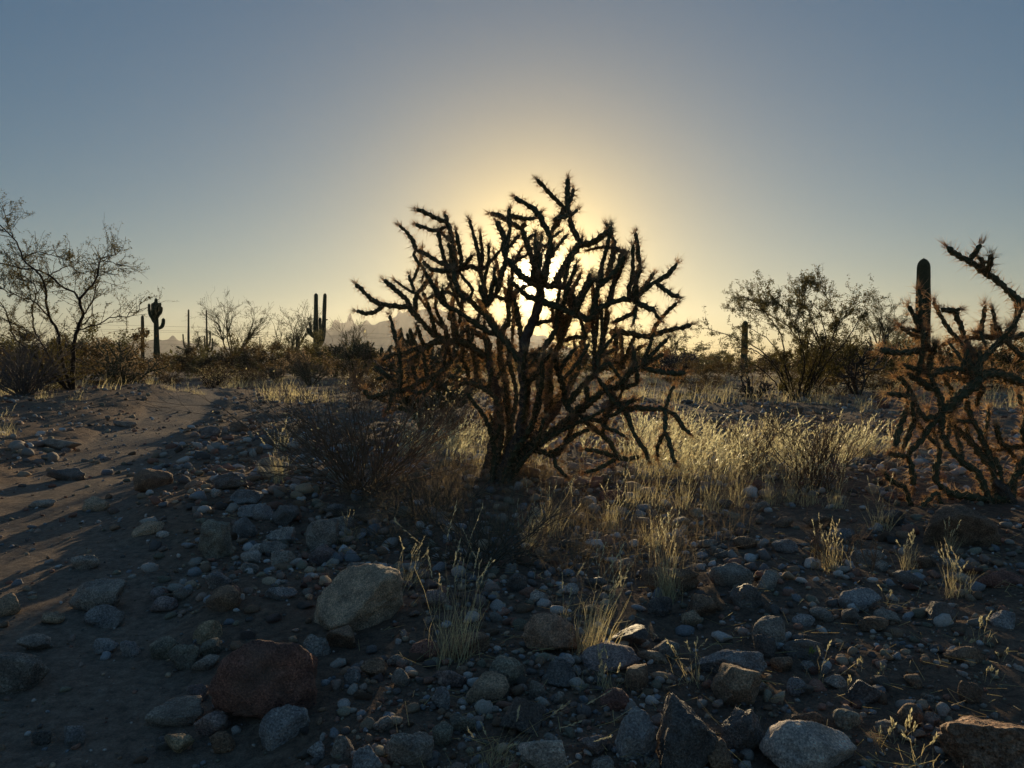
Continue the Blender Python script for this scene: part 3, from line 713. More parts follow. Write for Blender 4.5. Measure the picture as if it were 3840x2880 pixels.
def layout(data, depth, rg, max_drift):
    """place traced polylines in space: each grows from the nearest limb already standing, at that limb's depth"""
    placed, pts2, dep, out = set(), [], [], []
    def nearest(q):
        P = np.vstack(pts2); D = np.concatenate(dep)
        k = int(np.argmin(((P - q) ** 2).sum(1))); return float(np.hypot(*(P[k] - q))), P[k], D[k]
    items = [(src(r, p), a, b, dr) for r, a, b, dr, p in data]
    def add(i, pl, d0, snap):
        s = np.concatenate([[0], np.cumsum(np.hypot(*np.diff(pl, axis=0).T))])
        _, ra, rb, dr = items[i]
        ln = s[-1] / F_PX * depth
        d1 = d0 + np.clip(dr * 1.6 * max(0.35, ln) + rg.normal(0, 0.22) * ln, -0.75 * ln - 0.05, 0.75 * ln + 0.05)
        d1 = float(np.clip(d1, depth - max_drift, depth + max_drift))
        dd = d0 + (d1 - d0) * s / s[-1]
        q = np.linspace(0, s[-1], max(2, int(s[-1] / 8)))
        pts2.append(np.stack([np.interp(q, s, pl[:, 0]), np.interp(q, s, pl[:, 1])], -1)); dep.append(np.interp(q, s, dd))
        W = np.array([px_to_world(x, y, z) for (x, y), z in zip(pl, dd)])
        if snap is not None:
            W = np.vstack([px_to_world(*snap), W]) if np.linalg.norm(px_to_world(*snap) - W[0]) > 0.01 else W
        out.append((W, ra / F_PX * d0, rb / F_PX * d1, i)); placed.add(i)
    add(0, items[0][0], depth, None)
    while len(placed) < len(items):
        best = None
        for i, (pl, *_r) in enumerate(items):
            if i in placed: continue
            for flip in (0, 1):
                q = pl[-1] if flip else pl[0]
                dist, pp, dd = nearest(q); dist += 6 * flip + 0.02 * i
                if best is None or dist < best[0]: best = (dist, i, flip, pp, dd)
        dist, i, flip, pp, dd = best
        add(i, items[i][0][::-1] if flip else items[i][0], dd, (pp[0], pp[1], dd) if dist < 60 else None)
    return out

def build_traced_cholla(name, label, data, depth, seed, max_drift, n_extra, spine_len, extra_box, old=3, spine_w=0.0008, per=7):
    rg = np.random.default_rng(seed)
    stems = layout(data, depth, rg, max_drift)
    base = stems[0][0][0].copy()
    gz = float(ground_z(base[0], base[1])); base[2] = gz
    root = thing(name, label, 'cactus', base)
    x0, x1, z0, z1 = extra_box
    P_all = np.vstack([resample(W, 0.05)[0] for W, *_ in stems])
    inside = P_all[(P_all[:, 0] > x0) & (P_all[:, 0] < x1) & (P_all[:, 2] > z0) & (P_all[:, 2] < z1)]
    centre = np.array([(x0 + x1) / 2, depth, z0 - 0.2])
    for _ in range(n_extra):
        p = inside[rg.integers(len(inside))]
        out = (p - centre); out /= np.linalg.norm(out) + 1e-9
        d = 0.6 * out + np.array([0, 0, 0.55]) + rg.normal(0, 0.45, 3) + np.array([0, np.sign(p[1] - depth + 1e-3) * rg.uniform(0.1, 0.7), 0])
        d /= np.linalg.norm(d); L = rg.uniform(0.09, 0.24)
        q = [p]
        for k in range(3):
            d = d + np.array([0, 0, 0.18]) + rg.normal(0, 0.12, 3); d /= np.linalg.norm(d); q.append(q[-1] + d * L / 3)
        r = rg.uniform(0.009, 0.012); stems.append((np.array(q), r * 1.1, r, 999))
    for n, (W, ra, rb, i) in enumerate(stems):
        woody = i < old
        if i == 0 or W[0][2] < gz + 0.10:
            W = W.copy(); W[0][2] = min(W[0][2], gz - 0.05)
        V, F, ap, nd, td, fr = cholla_stem(W, ra * 0.84, rb * 0.82, sides=16 if woody else 12, ds=0.0065, relief=0.42 if woody else 0.62, period=0.06 if woody else 0.026, phase=rg.uniform(0, 6), joint=0.0 if woody else rg.uniform(0.10, 0.19))
        b = obj('trunk' if woody else 'branch', V, F, M_WOOD if woody else M_CACTUS, root, True, base)
        if woody:
            keep = rg.random(len(ap)) < 0.25; ap, nd, td = ap[keep], nd[keep], td[keep]
        SV, SF = needles(rg, ap, nd, td, per, spine_len, spine_w)
        tipd = (W[-1] - W[-2]) / np.linalg.norm(W[-1] - W[-2])      # a denser brush of spines at the growing tip
        if not woody:
            tp = W[-1] + rg.normal(0, rb * 0.45, (9, 3)); tn = np.tile(tipd, (9, 1)); tt = rg.normal(size=(9, 3))
            TV, TF = needles(rg, tp, tn, tt, 6, spine_len * 1.15, spine_w, 0.8, 0.1)
            SV, SF = merge([(SV, SF), (TV, TF)])
        sp = obj('spines', SV, SF, M_SPINE, b, False, base); sp['kind'] = 'stuff'
    return root

bx0, bz0 = px_to_world(1480, 1690, 3.75)[[0, 2]]; bx1, bz1 = px_to_world(2330, 1060, 3.75)[[0, 2]]
build_traced_cholla('buckhorn_cholla', 'big branching cholla cactus dark against the setting sun', MAIN, 3.75, 11, 0.75, 120, 0.026, (bx0, bx1, bz0, bz1))
bx0, bz0 = px_to_world(3400, 1780, 3.3)[[0, 2]]; bx1, bz1 = px_to_world(4000, 1250, 3.3)[[0, 2]]
build_traced_cholla('buckhorn_cholla', 'spiny green cholla with orange lit spines above the dark brown boulder', RIGHT, 3.3, 12, 0.5, 30, 0.034, (bx0, bx1, bz0, bz1), 1, 0.0009, 5)

# ------------------------------------------------------------------ saguaros
def ribbed_column(pts, r0, r1, ribs, base_flare=1.0):
    P, s = resample(pts, min(0.05, max(0.02, r1 / 5)))
    keep = (np.arange(len(P)) % 4 == 0) | (s > s[-1] - 1.7 * r1); P, s = P[keep], s[keep]        # fine rings only round the dome
    T, N, B = frames(P); L = s[-1]
    rad = r0 + (r1 - r0) * (s / L) + 0.0
    rad = rad * (1 + 0.035 * np.sin(s * 2.3 + 1.0) + 0.02 * np.sin(s * 5.1))
    tip = np.clip((L - s) / (1.5 * r1), 0, 1); rad = rad * np.sqrt(np.clip(1 - (1 - tip) ** 2, 0.03, 1))
    if base_flare < 1: rad = rad * (base_flare + (1 - base_flare) * sstep(0, 3.0 * r0, s))
    k = ribs * 3; phi = np.linspace(0, 2 * math.pi, k, endpoint=False)
    prof = np.where(np.arange(k) % 3 == 0, 1.0, 0.885)
    dirs = N[:, None] * np.cos(phi)[None, :, None] + B[:, None] * np.sin(phi)[None, :, None]
    V = (P[:, None] + dirs * (rad[:, None] * prof)[..., None]).reshape(-1, 3)
    n = len(P); i, j = np.meshgrid(np.arange(n - 1), np.arange(k), indexing='ij'); j2 = (j + 1) % k
    F = np.stack([i * k + j, i * k + j2, (i + 1) * k + j2, (i + 1) * k + j], -1).reshape(-1, 4)
    t = len(V); V = np.vstack([V, P[-1:] + T[-1:] * r1 * 0.1]); jj = np.arange(k); b = (n - 1) * k
    F = np.vstack([F, np.stack([b + jj, b + (jj + 1) % k, np.full(k, t), np.full(k, t)], -1)])
    # rows of short spines along the ribs
    ii = np.arange(1, n - 1); AP, ND, TD = [], [], []
    for q in range(0, k, 3):
        AP.append(V[ii * k + q]); ND.append(dirs[ii, q]); TD.append(T[ii])
    return V, F, np.concatenate(AP), np.concatenate(ND), np.concatenate(TD)

def saguaro(label, d, trunk, arms, ribs=14, seed=0, group=None, name='saguaro', shear=None):
    """trunk and arms are (points px, radius px root, radius px tip, depth drift m)"""
    rg = np.random.default_rng(900 + seed)
    base = px_to_world(trunk[0][0][0], trunk[0][0][1], d); base[2] = float(ground_z(base[0], d))
    root = thing(name, label, 'cactus', base, group)
    for n, (pts, ra, rb, drift) in enumerate([trunk] + arms):
        dd = d + drift * np.concatenate([[0.0], np.ones(len(pts) - 1)]) if n else np.full(len(pts), d)
        W = np.array([px_to_world(x, y, z) for (x, y), z in zip(pts, dd)])
        if n == 0: W = np.vstack([[W[0][0], W[0][1], base[2] - 0.1], W[1:]]) if len(W) > 2 else np.vstack([[W[0][0], W[0][1], base[2] - 0.1], W[1]])
        V, F, ap, nd, td = ribbed_column(W, ra / F_PX * d, rb / F_PX * d, ribs if n == 0 else max(9, ribs - 3), 0.8 if n == 0 else 0.72)
        part = obj('trunk' if n == 0 else 'arm', V, F, M_SAGUARO, root, False, base)
        if d < 60:
            SV, SF = needles(rg, ap, nd, td, 3, 0.026, 0.0011, 0.8, 0.1, True)
            sp = obj('spines', SV, SF, M_SPINE_SAG, part, False, base); sp['kind'] = 'stuff'
    return root

saguaro('tall single column saguaro rising behind the spiny green cholla', 28, ([(3458, 1420), (3460, 1300), (3462, 1150), (3464, 970)], 29, 23, 0), [], 20, 1)
saguaro('short armless saguaro column beside the wide creosote bush', 34, ([(2790, 1415), (2790, 1360), (2792, 1290), (2795, 1203)], 14, 11, 0), [], 15, 2)
saguaro('saguaro with two tall parallel columns above the sunlit cholla', 48,
        ([(1183, 1415), (1184, 1330), (1185, 1200), (1185, 1100)], 12, 7.5, 0),
        [([(1186, 1300), (1204, 1285), (1213, 1250), (1216, 1180), (1219, 1100)], 9.5, 6.5, 0.3),
         ([(1180, 1268), (1167, 1256), (1157, 1242), (1154, 1228)], 5.5, 4.5, -0.2), ([(1172, 1258), (1165, 1240), (1164, 1225), (1160, 1208)], 4.5, 4.5, 0.2),
         ([(1190, 1280), (1200, 1262), (1201, 1230), (1200, 1190)], 6, 5.5, -0.5), ([(1204, 1275), (1211, 1262), (1214, 1245), (1214, 1226)], 5.5, 5.0, -0.6), ([(1219, 1200), (1226, 1199), (1229, 1197)], 2.5, 2.5, 0)], 14, 3)
saguaro('stout saguaro crowned with a cluster of short stubby arms', 42,
        ([(588, 1415), (588, 1330), (586, 1220), (585, 1118)], 13.5, 5.5, 0),
        [([(582, 1200), (566, 1185), (560, 1165), (559, 1138)], 6.5, 4.5, 0), ([(584, 1195), (573, 1178), (571, 1155), (572, 1136)], 5.5, 4.5, -0.5), ([(588, 1195), (598, 1172), (600, 1150), (601, 1135)], 5.5, 4.5, 0.3),
         ([(590, 1185), (602, 1175), (606, 1163), (606, 1150)], 4.5, 4, -0.3), ([(583, 1190), (580, 1165), (579, 1145), (578, 1132)], 5, 4.5, -0.7), ([(590, 1170), (593, 1150), (593, 1135)], 4.5, 4, -0.6),
         ([(594, 1232), (606, 1226), (612, 1212), (613, 1193)], 7, 6, 0), ([(578, 1210), (562, 1178), (556, 1160)], 5, 3.5, 0.4)], 14, 4)
saguaro('slim saguaro with one drooping side arm beside the stout crowned saguaro', 58, ([(535, 1412), (535, 1330), (535, 1250), (534, 1183)], 7.5, 5.5, 0), [([(540, 1262), (550, 1256), (555, 1247), (556, 1237)], 5.5, 5.5, -0.2)], 12, 5)
saguaro('thin far saguaro with three long arms curving upward', 115, ([(707, 1400), (707, 1320), (707, 1240), (707, 1160)], 5.5, 3, 0),
        [([(705, 1310), (693, 1300), (688, 1280), (686, 1252)], 3.0, 2.4, 0.5), ([(703, 1312), (688, 1310), (672, 1304), (661, 1298)], 3.0, 2.2, 1.0), ([(710, 1312), (728, 1308), (742, 1295), (749, 1263)], 4.0, 2.6, -0.5)], 10, 6)
saguaro('thin far saguaro with short clustered arms beside the bare palo verde', 118, ([(777, 1400), (777, 1320), (775, 1240), (774, 1163)], 5.5, 2.4, 0),
        [([(780, 1300), (787, 1285), (788, 1265), (788, 1242)], 3.5, 2.8, 0.5), ([(775, 1310), (768, 1295), (767, 1275), (767, 1258)], 2.8, 2.3, -0.5), ([(782, 1320), (794, 1312), (797, 1290), (796, 1268)], 3.6, 3.0, -0.8)], 10, 7)
saguaro('small distant saguaro stub right of the dark chain fruit cholla', 70, ([(2693, 1405), (2693, 1370), (2694, 1335)], 6.0, 5.2, 0), [], 12, 8)
for k, (x, top, r, d, lab) in enumerate([(973, 1263, 2.0, 150, 'hair thin distant saguaro right of the bare palo verde'), (1116, 1258, 9, 62, 'squat dim saguaro behind the sunlit cholla'),
        (3590, 1322, 9, 52, 'short dim saguaro behind the spiny green cholla arms'), (3762, 1312, 5.5, 66, 'thin dim saguaro beyond the upper cholla arm'), (3556, 1300, 8, 60, 'dim saguaro close behind the drooping cholla crown'),
        (978, 1268, 1.8, 152, 'second hair thin distant saguaro beside its twin')]):
    saguaro(lab, d, ([(x, 1405), (x, (1405 + top) / 2), (x + 1, top)], r, r * 0.85, 0), [], 10, 20 + k, group='small saguaros on the horizon')

# ------------------------------------------------------------------ creosote bushes, bare trees, scrub
def z1region(ox, oy, s): return lambda pts: [(ox + x / s, oy + y / s) for x, y in pts]

def traced_bush(name, label, cat, d, stems_px, seed, twig_cfg, leaf_mat, bark, twig_n, leaf_size, leaf_n, depth_spread, leaf_frac=0.8, rscale=1.0):
    rg = np.random.default_rng(seed)
    base = px_to_world(*stems_px[0][0][0], d); base[2] = float(ground_z(base[0], d))
    root = thing(name, label, cat, base)
    all_segs = []
    for pts, ra, rb, *wt in stems_px:
        wt = wt[0] if wt else 1.0
        drift = rg.normal(0, depth_spread); n = len(pts)
        dd = d + drift * np.linspace(0, 1, n) ** 0.8
        W = np.array([px_to_world(x, y, z) for (x, y), z in zip(pts, dd)])
        if W[0][2] < base[2] + 0.25: W[0][2] = base[2] - 0.04
        P, s = resample(W, 0.07); P[2:-1] += rg.normal(0, 0.006, P[2:-1].shape)
        sg = poly_segs(P, ra / F_PX * d * rscale, rb / F_PX * d * rscale)
        V, F = segs_mesh(sg, 5); obj('stem', V, F, bark, root, True, base)
        tw, tips = [], []
        for i in range(1, len(P)):
            f = i / len(P)
            for _ in range(rg.poisson(twig_n * wt * (0.35 + f))):
                dv = P[i] - P[i - 1]; dv /= np.linalg.norm(dv) + 1e-9
                ax = rg.normal(size=3); ax -= dv * ax.dot(dv); ax /= np.linalg.norm(ax)
                grow(rg, P[i], dv * 0.7 + ax * 0.7 + np.array([0, 0, 0.25]), twig_cfg['len'] * rg.uniform(0.4, 1.2), twig_cfg['r'], 1, twig_cfg, tw, tips)
        all_segs += tw
    if all_segs:
        V, F = segs_mesh(all_segs, 3); o = obj('twigs', V, F, bark, root, False, base); o['kind'] = 'stuff'
        if leaf_mat:
            pts = along(all_segs, rg, leaf_frac, 1.0)
            V, F = leaf_specks(rg, pts, leaf_size, leaf_size * 1.2, leaf_n); o = obj('foliage', V, F, leaf_mat, root, False, base); o['kind'] = 'stuff'
    return root

TW = dict(steps=4, wobble=0.16, up=0.05, kids=(0, 0.55, 0.35, 0.0), levels=3, ratio=0.62, angle=0.75, rr=0.75, taper=0.6, len=0.31, r=0.0040)
z = z1region(0, 720, 2.304)
traced_bush('creosote_bush', 'tall leafy creosote bush leaning over the dirt path bank', 'bush', 10.5, [
    (z([(630, 1640), (635, 1450), (640, 1280), (690, 1120), (720, 1050), (690, 960), (740, 860), (810, 790), (850, 690), (870, 590), (930, 555), (1000, 545)]), 11, 1.6),
    (z([(620, 1630), (540, 1450), (500, 1200), (430, 1090), (400, 950), (400, 870), (370, 780), (330, 700), (200, 580), (170, 480), (110, 390), (0, 290), (-80, 200)]), 8, 2),
    (z([(850, 690), (870, 600), (940, 600), (1000, 625), (1035, 660)]), 2, 1),
    (z([(700, 960), (640, 860), (560, 830), (450, 740), (350, 680), (200, 660), (0, 620), (-150, 600)]), 5, 2),
    (z([(640, 1200), (800, 1160), (950, 1090), (1100, 1080), (1190, 1040), (1210, 960), (1250, 900)]), 3.5, 1),
    (z([(610, 1630), (420, 1400), (300, 1200), (280, 1000), (320, 850), (250, 760), (140, 700)]), 6, 1.6),
    (z([(600, 1630), (300, 1420), (120, 1250), (60, 1050), (-40, 900)]), 6, 2),
    (z([(690, 1110), (800, 930), (830, 820), (820, 700), (900, 690), (950, 710)]), 4, 1.2),
    (z([(650, 1180), (780, 1090), (800, 950), (860, 900)]), 3, 1),
    (z([(400, 900), (330, 780), (200, 770), (80, 700)]), 3, 1.2),
    (z([(430, 1090), (300, 950), (150, 900), (0, 830)]), 4, 1.5),
    (z([(600, 1630), (350, 1300), (200, 1180), (0, 1080)]), 5, 2),
    (z([(110, 390), (60, 250), (20, 120)]), 2.5, 1), (z([(200, 580), (300, 520), (420, 540), (520, 560), (620, 600)]), 3, 1.2), (z([(370, 780), (480, 690), (600, 640), (690, 700), (780, 690)]), 3, 1.2)],
    41, TW, M_LEAF_CREO, M_TWIG, 1.3, 0.010, 3, 0.8, 0.8, 0.85)
z = z1region(2400, 1000, 2.304)
TW2 = dict(TW, len=0.30, r=0.0032)
traced_bush('creosote_bush', 'wide leafy creosote bush standing beyond the golden grass', 'bush', 12.0, [
    (z([(1330, 1140), (1200, 900), (1050, 730), (880, 640), (700, 570), (560, 530)]), 4, 1.2, 0.45),
    (z([(1330, 1140), (1250, 850), (1220, 600), (1080, 400), (960, 280), (830, 270)]), 4.5, 1.2),
    (z([(1350, 1140), (1400, 800), (1330, 570), (1150, 430), (1000, 370), (870, 350)]), 4.5, 1.2),
    (z([(1360, 1140), (1420, 850), (1380, 620), (1280, 420), (1180, 320), (1080, 330)]), 4, 1.2),
    (z([(1380, 1140), (1500, 850), (1560, 700), (1480, 450), (1420, 300), (1430, 170)]), 4.5, 1.2),
    (z([(1400, 1140), (1600, 760), (1700, 550), (1650, 330), (1540, 160)]), 5, 1.2),
    (z([(1420, 1140), (1650, 650), (1720, 480), (1800, 400), (1900, 310)]), 5, 1.2),
    (z([(1420, 1140), (1600, 850), (1780, 640), (1880, 480), (1920, 400)]), 4, 1.2),
    (z([(1400, 1140), (1520, 900), (1600, 650), (1560, 430), (1500, 330)]), 4, 1.2),
    (z([(1330, 1140), (1150, 850), (980, 720), (880, 700), (800, 700)]), 3.5, 1.2, 0.3),
    (z([(1340, 1140), (1280, 900), (1130, 650), (1000, 560), (920, 520)]), 3.5, 1.2, 0.5),
    (z([(1440, 1140), (1700, 850), (1850, 720), (1950, 640)]), 4, 1.2),
    (z([(1320, 1140), (1100, 930), (950, 830), (860, 760)]), 3.5, 1.2, 0.2),
    (z([(1360, 1140), (1450, 700), (1420, 520), (1360, 300), (1400, 210)]), 3.5, 1.2)],
    42, TW2, M_LEAF_CREO, M_TWIG, 1.6, 0.012, 5, 0.7, 0.9, 0.9)

def bare_tree(label, px, base_y, top_y, width, d, seed, lean=0.0, leafy=0.5, leaf=M_LEAF_SAGE, name='palo_verde_tree', dense=1.0):
    rg = np.random.default_rng(seed)
    b = px_to_world(px, base_y, d); b[2] = float(ground_z(b[0], d))
    H = CAMZ + (HORIZON - top_y) / F_PX * d - b[2]; Wd = width / F_PX * d
    root = thing(name, label, 'tree', b)
    segs, tips = [], []
    cfg = dict(steps=5, wobble=0.14, up=0.10, kids=(1.15 * dense, 1.0 * dense, 0.75, 0.3), levels=4, ratio=0.55, angle=0.62, rr=0.62, taper=0.5, bare=1)
    trunk_segs = []
    p = b.copy(); p[2] -= 0.08; dirv = np.array([lean, 0, 1.0]); r = 0.028 * H
    for i in range(3):
        q = p + (dirv + rg.normal(0, 0.08, 3)) * H * 0.07; trunk_segs.append((p, q, r * (1 - 0.1 * i), r * (0.9 - 0.1 * i))); p = q
    V, F = segs_mesh(trunk_segs, 7); obj('trunk', V, F, M_VERDE, root, True, b)
    n = 7
    for k in range(n):
        a = 2 * math.pi * k / n + rg.uniform(-0.4, 0.4); sp = rg.uniform(0.35, 1.0) * Wd / H * 0.9
        dv = np.array([math.cos(a) * sp + lean * 0.4, math.sin(a) * sp, 1.0])
        sg = []
        grow(rg, p + rg.normal(0, 0.03, 3), dv, H * rg.uniform(0.5, 0.66), r * 0.5, 0, cfg, sg, tips)
        V, F = segs_mesh(sg, 3, 0.0045 * d / 40); obj('limb', V, F, M_VERDE, root, False, b); segs += sg
    if leafy > 0:
        pts = along(segs, rg, leafy, 0.02)
        V, F = leaf_specks(rg, pts, 0.024 * (d / 40), 0.05, 2); o = obj('crown', V, F, leaf, root, False, b); o['kind'] = 'stuff'
    return root
bare_tree('bare rounded palo verde tree between the thin saguaros and the twin columned saguaro', 868, 1418, 1138, 330, 40, 51, 0.12, 0.12, dense=1.2)
bare_tree('small feathery bare tree left of the twin columned saguaro', 1092, 1412, 1185, 170, 52, 52, 0.0, 0.15, dense=1.2)
bare_tree('tiny twiggy tree rising above the chain fruit cholla crowns', 1322, 1405, 1200, 80, 70, 53, 0.0, 0.0)
bare_tree('pale feathery palo verde tree behind the dark chain fruit cholla', 2500, 1420, 1225, 260, 44, 54, -0.05, 0.9, M_LEAF_SAGE)
bare_tree('pale feathery tree behind the wide creosote bush', 3300, 1420, 1160, 240, 40, 55, 0.05, 0.9, M_LEAF_SAGE)
bare_tree('low feathery tree between the creosote bush and the tall saguaro', 3400, 1415, 1235, 170, 44, 56, 0.0, 0.7, M_LEAF_SAGE)
bare_tree('small bare tree left of the rounded palo verde', 755, 1410, 1262, 120, 60, 57, 0.0, 0.1)

def scrub_proto(seed, leaf, bark, n_stems=9, leafy=1.0):
    """a unit scrub bush, about 1 m tall and 1.3 m wide"""
    rg = np.random.default_rng(seed)
    segs, tips = [], []
    cfg = dict(steps=4, wobble=0.17, up=0.06, kids=(1.1, 0.8, 0.4), levels=3, ratio=0.55, angle=0.7, rr=0.7, taper=0.55, bare=1)
    for k in range(n_stems):
        a = 2 * math.pi * k / n_stems + rg.uniform(-0.3, 0.3); sp = rg.uniform(0.3, 1.1)
        grow(rg, np.array([0.04 * math.cos(a), 0.04 * math.sin(a), -0.03]), np.array([math.cos(a) * sp, math.sin(a) * sp, 0.9]), rg.uniform(0.6, 0.95), 0.012, 0, cfg, segs, tips)
    V1, F1 = segs_mesh(segs, 3, 0.0028)
    me1 = mesh_np('stems', V1, F1, bark)
    pts = along(segs, rg, 0.9 * leafy, 0.012)
    V2, F2 = leaf_specks(rg, pts, 0.024, 0.045, 9)
    return me1, mesh_np('foliage', V2, F2, leaf)
PROTO = [scrub_proto(60, M_LEAF_OLIVE, M_TWIG), scrub_proto(61, M_LEAF_BROWN, M_TWIG_RED), scrub_proto(62, M_LEAF_CREO, M_TWIG), scrub_proto(63, M_LEAF_SAGE, M_TWIG), scrub_proto(64, M_LEAF_BROWN, M_TWIG_RED, 11, 0.6)]
SCRUB_LOOK = ['dark olive scrub bush', 'russet brown scrub bush', 'yellow green scrub bush', 'pale sage scrub bush', 'thin reddish twiggy bush']
MARKS = [(60, 'the dead brush pile'), (300, 'the leaning creosote bush'), (470, 'the tangled dark cholla'), (588, 'the stout crowned saguaro'), (740, 'the thin far saguaros'), (868, 'the rounded palo verde'), (1092, 'the small feathery tree'),
         (1185, 'the twin columned saguaro'), (1345, 'the shaggy chain fruit cholla'), (1600, 'the half hidden cholla'), (1900, 'the big sunset cholla'), (2300, 'the drooping cholla arms'), (2540, 'the rounded dark cholla'), (2693, 'the saguaro stub'),
         (2790, 'the armless saguaro'), (2960, 'the wide creosote bush'), (3215, 'the antlered cholla'), (3330, 'the pale feathery tree'), (3462, 'the tall single saguaro'), (3640, 'the spiny green cholla')]
used_labels = {}
def scrub_label(px, d, kind):
    near = sorted(MARKS, key=lambda m: abs(m[0] - px))[:2]; a_, b_ = sorted(near)
    if abs(near[0][0] - px) < 45: lab = f'{SCRUB_LOOK[kind]} {"at the foot of" if d < 27 else "growing behind"} {near[0][1]}'
    else: lab = f'{SCRUB_LOOK[kind]} between {a_[1]} and {b_[1]}' if a_[0] < px < b_[0] else f'{SCRUB_LOOK[kind]} on the outer side of {near[0][1]}'
    n = used_labels.get(lab, 0); used_labels[lab] = n + 1
    return lab if n == 0 else lab.replace(' bush ', ' bush farther back ', 1)
def scrub(px, top, width, d, kind, seed):
    rg = np.random.default_rng(3000 + seed)
    x = (px - 1920) / F_PX * d; gz = float(ground_z(x, d))
    h = CAMZ + (HORIZON - top + (24 if d > 18 else 6)) / F_PX * d - gz; w = width * 1.12 / F_PX * d / 1.35
    root = thing('scrub_bush', scrub_label(px, d, kind), 'bush', (x, d, gz), 'scrub bushes between path and saguaros')
    for me, nm in zip(PROTO[kind], ('stems', 'foliage')):
        o = put(bpy.data.objects.new(nm, me), root); o['kind'] = 'stuff'
        o.rotation_euler = (0, 0, rg.uniform(0, 6.28)); o.scale = (w, w, max(0.35, h) * 1.02)
SCRUBS = [(-60, 1275, 300, 15, 0), (90, 1300, 280, 17, 2), (210, 1300, 260, 19, 1), (330, 1285, 220, 21, 0), (420, 1300, 220, 23, 1), (640, 1352, 170, 24, 1), (720, 1356, 200, 29, 3), (800, 1352, 190, 27, 0), (880, 1345, 200, 24, 1),
    (960, 1318, 190, 28, 2), (1030, 1335, 170, 26, 1), (1110, 1310, 160, 34, 0), (1240, 1335, 200, 30, 2), (1330, 1345, 190, 27, 0), (1430, 1345, 220, 25, 2), (1540, 1350, 220, 22, 1), (1680, 1345, 240, 26, 0), (1850, 1345, 250, 28, 1),
    (2030, 1345, 240, 27, 0), (2200, 1345, 240, 26, 2), (2350, 1335, 190, 30, 1), (2450, 1345, 180, 28, 0), (2560, 1350, 170, 30, 3), (2650, 1352, 150, 36, 2), (2730, 1350, 140, 40, 3), (2820, 1365, 200, 19, 1), (3020, 1340, 260, 20, 1),
    (3130, 1330, 240, 21, 2), (3240, 1330, 230, 24, 0), (3340, 1320, 220, 28, 3), (3430, 1345, 200, 26, 0), (3540, 1335, 220, 27, 2), (3640, 1330, 200, 30, 3), (3740, 1320, 220, 26, 0), (3860, 1310, 240, 24, 2),
    (120, 1355, 240, 12.5, 4), (560, 1370, 200, 16, 4), (900, 1385, 190, 18, 4), (1420, 1385, 260, 12, 4), (2620, 1390, 200, 15, 4), (3150, 1395, 240, 13.5, 4), (3380, 1390, 220, 14, 4), (3700, 1385, 260, 15, 4)]
for k, (a, b_, c_, d_, e_) in enumerate(SCRUBS): scrub(a, b_, c_, d_, e_, k)

def far_scrub():
    rg = np.random.default_rng(77); Vs = []
    n = 1000
    ang = rg.uniform(-0.75, 0.75, n); dist = rg.uniform(55, 240, n)
    parts = []
    for a, r in zip(ang, dist):
        x, y = r * math.sin(a), r * math.cos(a); gz = float(ground_z(x, y)); h = rg.uniform(0.7, 2.4); w = h * rg.uniform(0.7, 1.3)
        m = 45; u = rg.normal(size=(m, 3)); u /= np.linalg.norm(u, axis=1, keepdims=True); u *= rg.uniform(0.3, 1, (m, 1)) ** 0.5
        pts = np.stack([x + u[:, 0] * w * 0.6, y + u[:, 1] * w * 0.6, gz + h * 0.48 + u[:, 2] * h * 0.5], -1)
        parts.append(leaf_specks(rg, pts, 0.26, 0.05, 1))
    V, F = merge(parts); o = obj('distant_scrub', V, F, M_LEAF_OLIVE); tag(o, 'far belt of low desert scrub along the horizon', 'scrub', kind='stuff')
far_scrub()

